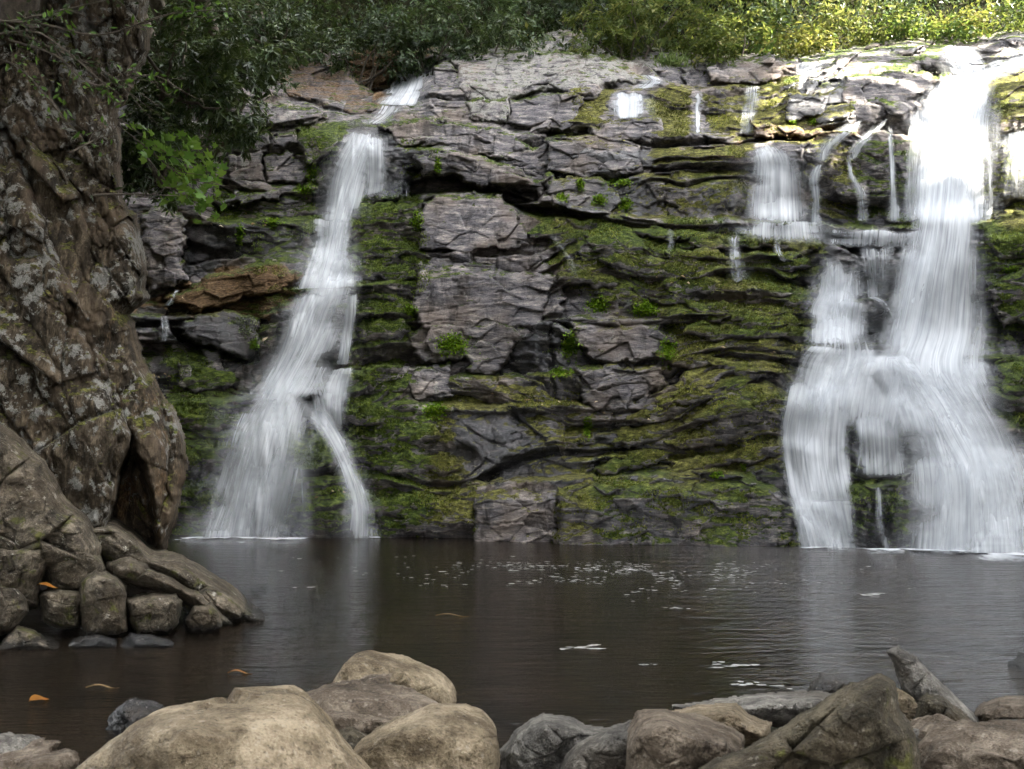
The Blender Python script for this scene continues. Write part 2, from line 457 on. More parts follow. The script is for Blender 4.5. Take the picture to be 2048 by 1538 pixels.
M_FOAM = simple_material('white_foam', (0.10, 0.10, 0.09), (0.40, 0.40, 0.38), 0.7, 30)
M_GRASS = leaf_material('grass_blade', (0.04, 0.07, 0.02), (0.09, 0.13, 0.04), (0.16, 0.19, 0.07), 0.35, 0.5)

# ---------------------------------------------------------------- cliff depth field
xs = np.concatenate([np.arange(-200, 236, 9), np.arange(236, 2066, 2.0), np.arange(2070, 2420, 9)])
ys = np.arange(50, 1124, 2.0)
PX, PY = np.meshgrid(xs, ys)
YW = np.interp(PX, [-200, 330, 760, 1100, 1620, 2048, 2420], [19.0, 18.8, 18.5, 17.6, 16.75, 16.1, 15.6])   # depth of the foot
TOP_X = [-200, 300, 470, 540, 600, 640, 690, 735, 770, 800, 850, 905, 1000, 1060, 1120, 1165, 1195, 1240, 1300, 1350, 1425, 1540, 1575, 1600, 1690, 1780, 1860, 1920, 1960, 2048, 2420]
TOP_Y = [60, 60, 110, 85, 75, 92, 100, 95, 90, 92, 100, 100, 95, 84, 67, 72, 98, 114, 104, 106, 122, 112, 118, 112, 105, 88, 84, 80, 78, 66, 60]
TOPY = np.interp(PX, TOP_X, TOP_Y)
def blur(A, r):
    """box blur twice on rows and columns by r samples"""
    for _ in range(2):
        for ax in (0, 1):
            p = np.pad(A, [(r, r) if a == ax else (0, 0) for a in (0, 1)], mode='edge')
            c = np.cumsum(p, axis=ax)
            c = np.insert(c, 0, 0, axis=ax)
            n = A.shape[ax]
            hi = np.take(c, np.arange(2 * r + 1, 2 * r + 1 + n), axis=ax)
            lo = np.take(c, np.arange(0, n), axis=ax)
            A = (hi - lo) / (2 * r + 1)
    return A
def region(polys, soft=8, wob=14, seed=3):
    out = np.zeros_like(PX)
    wx = fbm(PX / 45, PY / 30, octv=4, seed=seed) * wob
    for P in polys:
        amt = 1.0
        if isinstance(P, tuple): P, amt = P
        x0, x1 = min(p[0] for p in P) - 60, max(p[0] for p in P) + 60
        y0, y1 = min(p[1] for p in P) - 60, max(p[1] for p in P) + 60
        ix = slice(*np.searchsorted(xs, [x0, x1])); iy = slice(*np.searchsorted(ys, [y0, y1]))
        d = poly_sd(P, PX[iy, ix], PY[iy, ix]) + wx[iy, ix]
        out[iy, ix] = np.maximum(out[iy, ix], amt * sstep(-soft, soft, d))
    return out

MOSS = region([
    ([(700, 395), (850, 395), (850, 560), (830, 640), (800, 800), (900, 860), (930, 1000), (850, 1090), (690, 1090), (690, 700)], 0.95),
    ([(330, 690), (480, 760), (640, 880), (700, 1085), (330, 1085)], 0.85),
    ([(600, 870), (660, 890), (700, 1000), (690, 1080), (590, 1075)], 1.0),
    ([(420, 390), (640, 360), (640, 560), (520, 700), (470, 640), (560, 560), (420, 470)], 0.62),
    ([(590, 255), (680, 262), (660, 340), (600, 330)], 0.9),
    ([(790, 250), (880, 300), (830, 370), (790, 360)], 0.5),
    ([(1060, 430), (1480, 450), (1650, 450), (1640, 690), (1560, 720), (1400, 700), (1300, 640), (1180, 600), (1110, 540)], 0.92),
    ([(1490, 290), (1500, 445), (1190, 430), (1250, 330)], 0.45),
    ([(1310, 300), (1490, 290), (1500, 440), (1330, 420)], 0.75),
    ([(1150, 180), (1220, 180), (1215, 260), (1100, 265)], 0.8),
    ([(1290, 180), (1385, 180), (1380, 290), (1320, 270)], 0.85),
    ([(1405, 180), (1590, 165), (1590, 270), (1500, 275), (1420, 270)], 0.75),
    ([(1320, 650), (1580, 700), (1590, 960), (1180, 960), (1240, 850), (1330, 770)], 0.66),
    ([(1100, 960), (1450, 930), (1600, 1040), (1620, 1100), (1100, 1090)], 0.62),
    ([(1500, 980), (1600, 1040), (1620, 1100), (1560, 1100)], 0.8),
    ([(880, 755), (1180, 745), (1180, 830), (900, 830)], 0.6),
    ([(1040, 820), (1180, 810), (1180, 960), (1060, 960)], 0.45),
    ([(840, 985), (960, 975), (945, 1090), (830, 1090)], 0.7),
    ([(1620, 280), (1840, 270), (1840, 450), (1620, 450)], 0.72),
    ([(1960, 130), (2420, 120), (2420, 440), (1965, 440)], 0.72),
    ([(1955, 440), (2420, 430), (2420, 620), (1985, 690), (1960, 560)], 0.92),
    ([(1970, 715), (2420, 700), (2420, 900), (2060, 900), (1990, 800)], 0.85),
    ([(1690, 790), (1800, 790), (1810, 1095), (1700, 1095)], 0.75),
    ([(1860, 90), (1900, 85), (1800, 200), (1720, 280), (1600, 290), (1560, 240)], 0.4),
], 14, 26)
HUE = region([([(1050, 430), (1660, 430), (1660, 1100), (1180, 1100), (1100, 560)], 0.5), ([(1100, 150), (1700, 150), (1700, 450), (1100, 450)], 0.8),  # olive moss, plus warm light on the right ledges put into its hue
              ([(880, 740), (1200, 740), (1200, 1100), (830, 1100)], 0.8), ([(1180, 640), (1600, 680), (1600, 960), (1180, 960)], 0.75),
              ([(1960, 100), (2420, 100), (2420, 460), (1960, 460)], 0.7), ([(300, 540), (620, 510), (560, 620), (300, 640)], 0.6)], 30, 30, 5)  # far right patch: sunlit yellow put into the moss hue
WET = region([
    ([(350, 440), (640, 430), (600, 520), (480, 520), (360, 560)], 0.95), ([(260, 600), (340, 620), (530, 640), (520, 725), (400, 710), (270, 660)], 1.0),
    ([(300, 700), (480, 720), (440, 1080), (300, 1080)], 0.7), ([(780, 280), (870, 300), (800, 400), (770, 400)], 0.9),
    ([(905, 805), (1060, 805), (1180, 960), (900, 965)], 0.95), ([(1080, 300), (1300, 290), (1310, 430), (1120, 430)], 0.75),
    ([(1020, 640), (1140, 640), (1150, 740), (1000, 745)], 0.8), ([(1180, 860), (1300, 830), (1300, 960), (1190, 960)], 0.8),
    ([(1300, 900), (1570, 880), (1590, 1000), (1250, 960)], 0.7), ([(1570, 160), (1700, 150), (1700, 250), (1570, 245)], 0.8),
    ([(1070, 440), (1150, 450), (1160, 600), (1190, 640), (1350, 640), (1190, 580), (1120, 500)], 0.55),
    ([(1480, 520), (1620, 520), (1620, 600), (1450, 600)], 0.5), ([(1950, 600), (2100, 640), (2060, 710), (1960, 700)], 0.9),
    ([(600, 130), (760, 200), (690, 245), (520, 240)], 0.35), ([(1560, 420), (1990, 440), (2040, 1100), (1560, 1100)], 0.75),
    ([(640, 240), (800, 250), (700, 430), (690, 800), (760, 1080), (390, 1080), (600, 560)], 0.75), ([(1420, 360), (1500, 350), (1500, 440), (1360, 440)], 0.6),
    ([(690, 640), (760, 620), (700, 900)], 0.6),
], 12, 22, 9)
BROWN = region([([(270, 620), (420, 545), (560, 520), (620, 580), (520, 640), (330, 640)], 1.0), ([(680, 90), (900, 80), (800, 150), (760, 215), (700, 160)], 0.9),
                ([(280, 420), (400, 430), (360, 570), (290, 560)], 0.55), ([(300, 780), (480, 770), (480, 810), (300, 820)], 0.8), ([(1330, 290), (1500, 270), (1490, 330), (1350, 320)], 0.5),
                ([(470, 120), (640, 80), (740, 200), (700, 240), (480, 230)], 0.3), ([(1500, 235), (1740, 240), (1700, 290), (1500, 280)], 0.6), ([(830, 540), (1110, 520), (1110, 560), (830, 575)], 0.3)], 14, 20, 13)
LICH = region([([(890, 100), (1060, 85), (1180, 70), (1250, 115), (1290, 165), (1150, 180), (960, 210), (920, 160)], 0.62), ([(930, 190), (1020, 190), (1010, 240), (940, 235)], 0.6),
               ([(480, 210), (690, 225), (640, 250), (480, 240)], 0.3), ([(540, 110), (720, 170), (700, 230), (500, 160)], 0.05), ([(1240, 110), (1420, 110), (1420, 135), (1260, 140)], 0.5),
               ([(470, 270), (560, 260), (540, 360), (450, 350)], 0.3), ([(1960, 140), (2300, 120), (2300, 420), (1970, 400)], 0.3)], 14, 18, 21)

PROF_Y = [1110, 1085, 965, 900, 800, 730, 640, 560, 480, 440, 390, 275, 235, 170, 100, 40]
PROF_D = [0.0, 0.0, 0.45, 0.75, 1.3, 1.75, 2.25, 2.7, 3.1, 3.5, 3.8, 4.4, 5.1, 6.4, 8.0, 9.4]
warp = fbm(PX / 300, PY / 190, octv=4, seed=1) * 84 + fbm(PX / 70, PY / 46, octv=3, seed=2) * 7
q = PY + warp
for cx, cy, rx, ry, m in [(1380, 840, 230, 120, 0.42), (1000, 320, 200, 70, -0.30), (580, 170, 160, 80, -0.35), (1400, 560, 260, 110, -0.16), (450, 560, 160, 60, 0.30),
                          (1050, 1000, 160, 70, -0.05), (1560, 200, 260, 70, 0.16), (760, 700, 90, 260, 0.18), (1480, 1010, 160, 60, -0.3), (2020, 600, 120, 200, 0.1)]:
    w = np.exp(-((PX - cx) / rx) ** 2 - ((PY - cy) / ry) ** 2)
    q = q + w * m * (PX - cx)
def strata(q, T0, T1, W0, W1, seed, lipR):
    r = np.random.default_rng(seed)
    b = [0.0]
    while b[-1] < 1300: b.append(b[-1] + r.uniform(T0, T1))
    b = np.array(b)
    i = np.clip(np.searchsorted(b, q) - 1, 0, len(b) - 2)
    a = q - b[i]; c = b[i + 1] - q
    Wi = W0 + (W1 - W0) * _hash(i, i * 0, i * 0, seed)
    xo = PX + fbm(PX / 30, PY / 22, octv=3, seed=seed + 4) * 14 + _hash(i, i * 0 + 3, i * 0, seed) * 500
    jj = np.floor(xo / Wi); e = xo - jj * Wi; de = np.minimum(e, Wi - e)
    off = _hash(i, jj, jj * 0, seed + 1) * 2 - 1
    gro = _hash(i, jj + (e > Wi / 2), jj * 0 + 1, seed + 2)
    tiltb = (_hash(i, jj, jj * 0 + 2, seed + 3) - 0.5) * (e / Wi - 0.5)
    return b[i], a, c, off, de, gro, tiltb
mossb = np.clip(MOSS, 0, 1)
top1, a1, c1, off1, de1, g1, tb1 = strata(q, 40, 140, 140, 420, 31, 10)
rnd_amp = 1 - 0.45 * mossb
T1_ = a1 + c1; f1 = a1 / T1_
# each bed: a top that slopes out to a lip, then a face that cuts back under it; beds swell and die out sideways
Bm = (0.03 + 0.42 * sstep(-.30, .40, fbm(PX / 190, top1 * .37, octv=3, seed=33))) * np.clip(T1_ / 80, .45, 1.3)
prof = np.interp(0.30 * top1 + 0.70 * q - warp, PROF_Y[::-1], PROF_D[::-1])
Yc = YW + prof + Bm * (1 - np.clip(f1 / .62, 0, 1) ** .85) + Bm * .85 * sstep(.66, 1.0, f1)
Yc += off1 * 0.10 * rnd_amp + tb1 * 0.30 * rnd_amp
Yc += 0.08 * np.exp(-c1 / 3.5) * (0.2 + 0.8 * _hash(np.floor(top1), np.floor(PX / 140), PX * 0, 8))
Yc += 0.14 * np.exp(-(de1 / 3.5) ** 2) * sstep(0.35, 0.9, g1) * rnd_amp
bareb = 1 - .75 * mossb
fa, fe = facets2(PX + .35 * PY + warp, PY - .12 * PX + warp * .5, 120, 62, 41)
fb, fe2 = facets2(PX - .3 * PY + warp, PY + warp, 44, 26, 42)
Yc += bareb * (.17 * fa + .05 * fb + .05 * np.exp(-fe / .035) + .02 * np.exp(-fe2 / .05))
tz = region([([(1050, 430), (1650, 430), (1640, 960), (1180, 960), (1090, 600)], 1.0), ([(690, 395), (850, 395), (830, 700), (930, 1000), (850, 1090), (690, 1090)], .8), ([(1300, 280), (1500, 280), (1500, 440), (1300, 430)], .9), ([(1960, 100), (2420, 100), (2420, 900), (1980, 900)], .7), ([(1560, 700), (2000, 700), (2040, 1100), (1560, 1100)], .6)], 40, 20, 61)
topS, aS, cS, offS, deS, gS, tbS = strata(q + fbm(PX / 90, PY / 60, octv=3, seed=62) * 10, 18, 52, 90, 320, 63, 6)
TS = aS + cS; fS = aS / TS
BS = (0.01 + 0.26 * sstep(-.25, .35, fbm(PX / 150, topS * .41, octv=3, seed=64))) * np.clip(TS / 36, .5, 1.2) * (.22 + .78 * tz)
Yc += BS * (1 - np.clip(fS / .58, 0, 1) ** .8) + BS * .95 * sstep(.62, .95, fS) + .05 * offS * (.3 + .7 * tz)
_, a2, c2, off2, de2, g2, tb2 = strata(q * 1.0 + fbm(PX / 26, PY / 18, octv=3, seed=40) * 5, 9, 24, 40, 170, 57, 4)
Yc += (0.022 * off2 + 0.04 * tb2) * rnd_amp + 0.022 * np.exp(-c2 / 2.2) * rnd_amp + 0.03 * np.exp(-(de2 / 2.5) ** 2) * sstep(0.5, 0.9, g2) * rnd_amp
Yc += 0.016 * np.clip(1 - a2 / 6, 0, 1) ** 2 * (1 + mossb)
Yc += 0.16 * fbm(PX / 150, PY / 110, octv=3, seed=70) + 0.035 * fbm(PX / 34, PY / 26, octv=4, seed=71) + 0.014 * fbm(PX / 8, PY / 6, octv=3, seed=72)
# moss cushions
Yc -= mossb * (0.13 * (1 - billow((PX + warp) / 60, (PY + warp * 0.6) / 20, 3, 80)) ** 2 + 0.05 * (1 - billow(PX / 20, PY / 10, 2, 85)) + 0.012 * fbm(PX / 5, PY / 5, octv=2, seed=86))

def ledge(pts, jump, under=0.0, lip=14, uh=26, fade=26, wob=5):
    """a traced lip: what lies above it stands back by jump; under it an undercut"""
    global Yc
    X = np.array([p[0] for p in pts], float); Yp = np.array([p[1] for p in pts], float)
    w = sstep(X[0] - fade, X[0] + fade, PX) * (1 - sstep(X[-1] - fade, X[-1] + fade, PX))
    yl = np.interp(PX, X, Yp) + fbm(PX / 25, PX * 0 + X[0], octv=3, seed=int(X[0])) * wob
    d = PY - yl
    Yc = Yc + w * jump * sstep(3, -5, d) * np.exp(-np.clip(-d - 40, 0, None) / 160.0) - w * jump * 0.25 * np.exp(-np.clip(d, 0, None) / 60) * (d > 0)
    Yc = Yc + w * jump * 0.18 * np.clip(1 - d / 9, 0, 1) ** 2 * (d > -1)
    if under:
        u = np.clip(d - lip, 0, None)
        Yc = Yc + w * under * sstep(0, 8, u) * np.exp(-u / uh)
ledge([(420, 442), (640, 436), (705, 442), (840, 405)], 0.35)
ledge([(690, 246), (800, 254)], 0.4)
ledge([(580, 578), (720, 566), (840, 552)], 0.35)
ledge([(440, 802), (520, 792), (640, 770), (700, 735), (820, 725)], 0.45)
ledge([(250, 600), (330, 610), (430, 555), (540, 524), (600, 556)], 0.35)
ledge([(250, 630), (400, 632), (520, 650)], 0.3, 0.55, 50, 30)
ledge([(280, 805), (400, 800), (450, 800)], 0.3)
ledge([(820, 292), (900, 300), (1000, 338), (1095, 372)], 0.45, 0.55, 40, 34)
ledge([(1085, 392), (1160, 412), (1280, 436), (1500, 440)], 0.3, 0.35, 10, 22)
ledge([(800, 640), (1000, 640), (1160, 635), (1330, 640)], 0.3)
ledge([(820, 750), (1000, 752), (1330, 735)], 0.25)
ledge([(790, 806), (1000, 812), (1180, 806)], 0.35, 0.12, 12, 50)
ledge([(840, 985), (950, 962), (1100, 956), (1300, 948), (1450, 938), (1560, 980), (1620, 1060)], 0.55, 0.0)
ledge([(1480, 440), (1640, 450), (1760, 455), (1980, 447), (2300, 430)], 0.6)
ledge([(1600, 602), (1760, 600)], 0.25)
ledge([(1590, 690), (1780, 690), (1900, 716), (2300, 708)], 0.6)
ledge([(1560, 795), (1700, 802)], 0.2)
ledge([(1555, 892), (1640, 896)], 0.22)
ledge([(1690, 815), (1800, 812)], 0.15)
ledge([(1690, 968), (1820, 964)], 0.22)
ledge([(1570, 994), (1710, 992)], 0.3)
ledge([(1210, 180), (1300, 180)], 0.4)
ledge([(1370, 178), (1530, 170)], 0.35)
ledge([(1480, 276), (1640, 285)], 0.35)
ledge([(1850, 158), (1990, 152)], 0.4)
ledge([(1010, 265), (1150, 272), (1330, 262), (1490, 275)], 0.3)
ledge([(1490, 505), (1650, 505)], 0.18, 0.2, 18, 14)
ledge([(1440, 570), (1640, 572)], 0.2, 0.2, 30, 16)
ledge([(440, 300), (560, 268), (660, 262)], 0.25, 0.4, 40, 22)
ledge([(430, 350), (560, 372), (640, 372)], 0.2, 0.35, 14, 12)
# sunlit chute: the face under the great fall leans back
chute = region([[(1830, 150), (1985, 140), (1985, 450), (1820, 450)]], 30, 4)
Yc += chute * np.clip((450 - PY) / 300.0, 0, 1) * 0.9
CAVES = region([([(800, 372), (905, 348), (990, 366), (1085, 378), (1075, 402), (1010, 408), (990, 386), (900, 380), (800, 396)], 1.0),
                ([(1025, 408), (1150, 424), (1180, 432), (1165, 440), (1040, 424)], 1.0), ([(340, 655), (520, 720), (500, 728), (380, 700)], 0.7),
                ([(850, 985), (930, 965), (940, 975), (880, 1000)], 0.5), ([(470, 262), (540, 280), (540, 330), (470, 310)], 0.3), ([(1270, 722), (1310, 722), (1310, 732), (1270, 732)], 0.6)], 5, 6, 33)
Yc += CAVES * 0.7
# gully of the upper left stream, round mossy rock at the left fall's foot
gul = region([[(750, 210), (800, 130), (860, 125), (850, 215)]], 14, 5)
Yc += gul * 0.5
rk = np.clip(1 - ((PX - 645) / 75) ** 2 - ((PY - 1000) / 125) ** 2, 0, 1)
Yc -= 0.55 * np.sqrt(rk)
for cx, cy, rx, ry, h in [(1740, 640, 34, 60, .35), (1735, 1030, 55, 70, .3), (1740, 900, 40, 70, .3), (1740, 770, 45, 45, .25), (1700, 390, 40, 45, .2), (1990, 800, 60, 90, .2), (1880, 120, 40, 30, .3)]:
    Yc -= h * np.sqrt(np.clip(1 - ((PX - cx) / rx) ** 2 - ((PY - cy) / ry) ** 2, 0, 1))

# silhouette: round the top edge back
topd = PY - (TOPY + fbm(PX / 18, PX * 0, octv=3, seed=90) * 4)
Yc += np.clip(1 - topd / 16, 0, 3) ** 2 * 0.35
YSM_BIG = blur(Yc, 16)
Yall = Yc.copy()
cliff = empty('cliff'); tag(cliff, kind='structure')
keep = topd > -9
V = np.stack(at(PX, PY, Yc), -1).reshape(-1, 3)
Q = grid_quads(*PX.shape, keep)
A = {'moss': MOSS.ravel(), 'wet': WET.ravel(), 'lichen': LICH.ravel(), 'brown': BROWN.ravel(), 'mhue': HUE.ravel()}
V, Q, A = compact(V, Q, A)
cf = link('rock_face', raw_mesh('rock_face', V, Q, attrs=A), M_CLIFF, cliff)
tag(cf, 'stepped grey rock face with moss ledges and wet seams')

def bil(A, px, py):
    fx = np.clip(np.interp(px, xs, np.arange(len(xs))), 0, len(xs) - 1.001)
    fy = np.clip(np.interp(py, ys, np.arange(len(ys))), 0, len(ys) - 1.001)
    ix, iy = fx.astype(int), fy.astype(int); u, v = fx - ix, fy - iy
    return (A[iy, ix] * (1 - u) + A[iy, ix + 1] * u) * (1 - v) + (A[iy + 1, ix] * (1 - u) + A[iy + 1, ix + 1] * u) * v

# ---- the slabs and blocks one can tell apart on the face
def slab(poly, thick=0.25, tx=0.0, ty=0.0, moss=0.0, wet=0.0, lichen=0.0, brown=0.0, R=12, seed=0, rough=1.0, label=None, name='rock_slab', topcut=0.0):
    thick = thick * .62; R = R * .8
    P = np.array(poly, float)
    x0, y0 = P.min(0) - 14; x1, y1 = P.max(0) + 14
    gx, gy = np.meshgrid(np.arange(x0, x1, 2.0), np.arange(y0, y1, 2.0))
    d = poly_sd(poly, gx, gy) + fbm(gx / 26, gy / 20, octv=5, seed=100 + seed, gain=.6) * 13 + 1.5
    base = bil(YSM_BIG, gx, gy)
    cx, cy = P.mean(0)
    lo = np.percentile(base[d > 4], 35) if (d > 4).any() else base.mean()
    plane = 0.45 * base + 0.55 * (lo + (cy - gy) * 0.0022)
    Yb = plane - thick + (gx - cx) * tx + (cy - gy) * ty
    dd = np.clip(1 - d / R, 0, 1)
    Yb = Yb + (thick * 0.9) * (1 - np.sqrt(np.clip(1 - dd ** 2, 0, 1)))
    if topcut:
        yt = P[:, 1].min()
        Yb = Yb + np.clip(topcut - (gy - yt) + fbm(gx / 40, gy * 0, octv=3, seed=seed) * 8, 0, None) * 0.014
    qq = gy + fbm(gx / 90, gy / 60, octv=3, seed=120 + seed) * 26 + (gx - cx) * (h1(seed, 3) - 0.5) * 0.3
    b = np.cumsum(np.random.default_rng(seed).uniform(8, 34, 80)) + y0 - 200
    i = np.clip(np.searchsorted(b, qq) - 1, 0, 78); a = qq - b[i]
    Yb = Yb + rough * ((_hash(i, i * 0, i * 0, seed) - 0.5) * 0.022 + 0.014 * np.clip(1 - a / 6, 0, 1) ** 2)
    jx = np.floor((gx + fbm(gx / 30, gy / 30, octv=3, seed=seed + 7) * 24) / 55.0)
    Yb = Yb + rough * (_hash(i // 2, jx, jx * 0, seed) - 0.5) * 0.03
    fa_, fe_ = facets2(gx + .3 * gy + 17 * seed, gy, 62, 34, 400 + seed); fb_, fe2_ = facets2(gx - .25 * gy, gy, 24, 14, 450 + seed)
    Yb = Yb + rough * (.11 * fa_ + .014 * fb_ + .03 * np.exp(-fe_ / .03) + .005 * np.exp(-fe2_ / .06)) * (1 - .6 * min(1, moss))
    Yb = Yb + rough * (0.05 * fbm(gx / 60, gy / 45, octv=3, seed=130 + seed) + 0.010 * fbm(gx / 16, gy / 12, octv=4, seed=140 + seed))
    Yb = np.where(d < 0, np.maximum(Yb, base + 0.12) + np.clip(-d, 0, 8) * 0.05, Yb)
    keep = d > -5
    V = np.stack(at(gx, gy, Yb), -1).reshape(-1, 3)
    Q = grid_quads(*gx.shape, keep)
    one = np.ones(gx.size)
    A = {'moss': (moss + 0.25 * np.clip(1 - d / 14, 0, 1)).ravel(), 'wet': one * wet, 'lichen': one * lichen, 'brown': one * brown, 'mhue': bil(HUE, gx, gy).ravel() * .9}
    V, Q, A = compact(V, Q, A)
    o = link(name, raw_mesh(name, V, Q, attrs=A), M_CLIFF, cliff)
    if label: tag(o, label)
    # fold it into the depth field that the water follows
    ix = slice(*np.searchsorted(xs, [x0, x1])); iy = slice(*np.searchsorted(ys, [y0, y1]))
    sx_, sy_ = PX[iy, ix], PY[iy, ix]
    ii = np.clip(((sx_ - x0) / 2).astype(int), 0, gx.shape[1] - 1); jj = np.clip(((sy_ - y0) / 2).astype(int), 0, gx.shape[0] - 1)
    sub = np.where(d[jj, ii] > 0, Yb[jj, ii], 99)
    Yall[iy, ix] = np.minimum(Yall[iy, ix], sub)
    return o

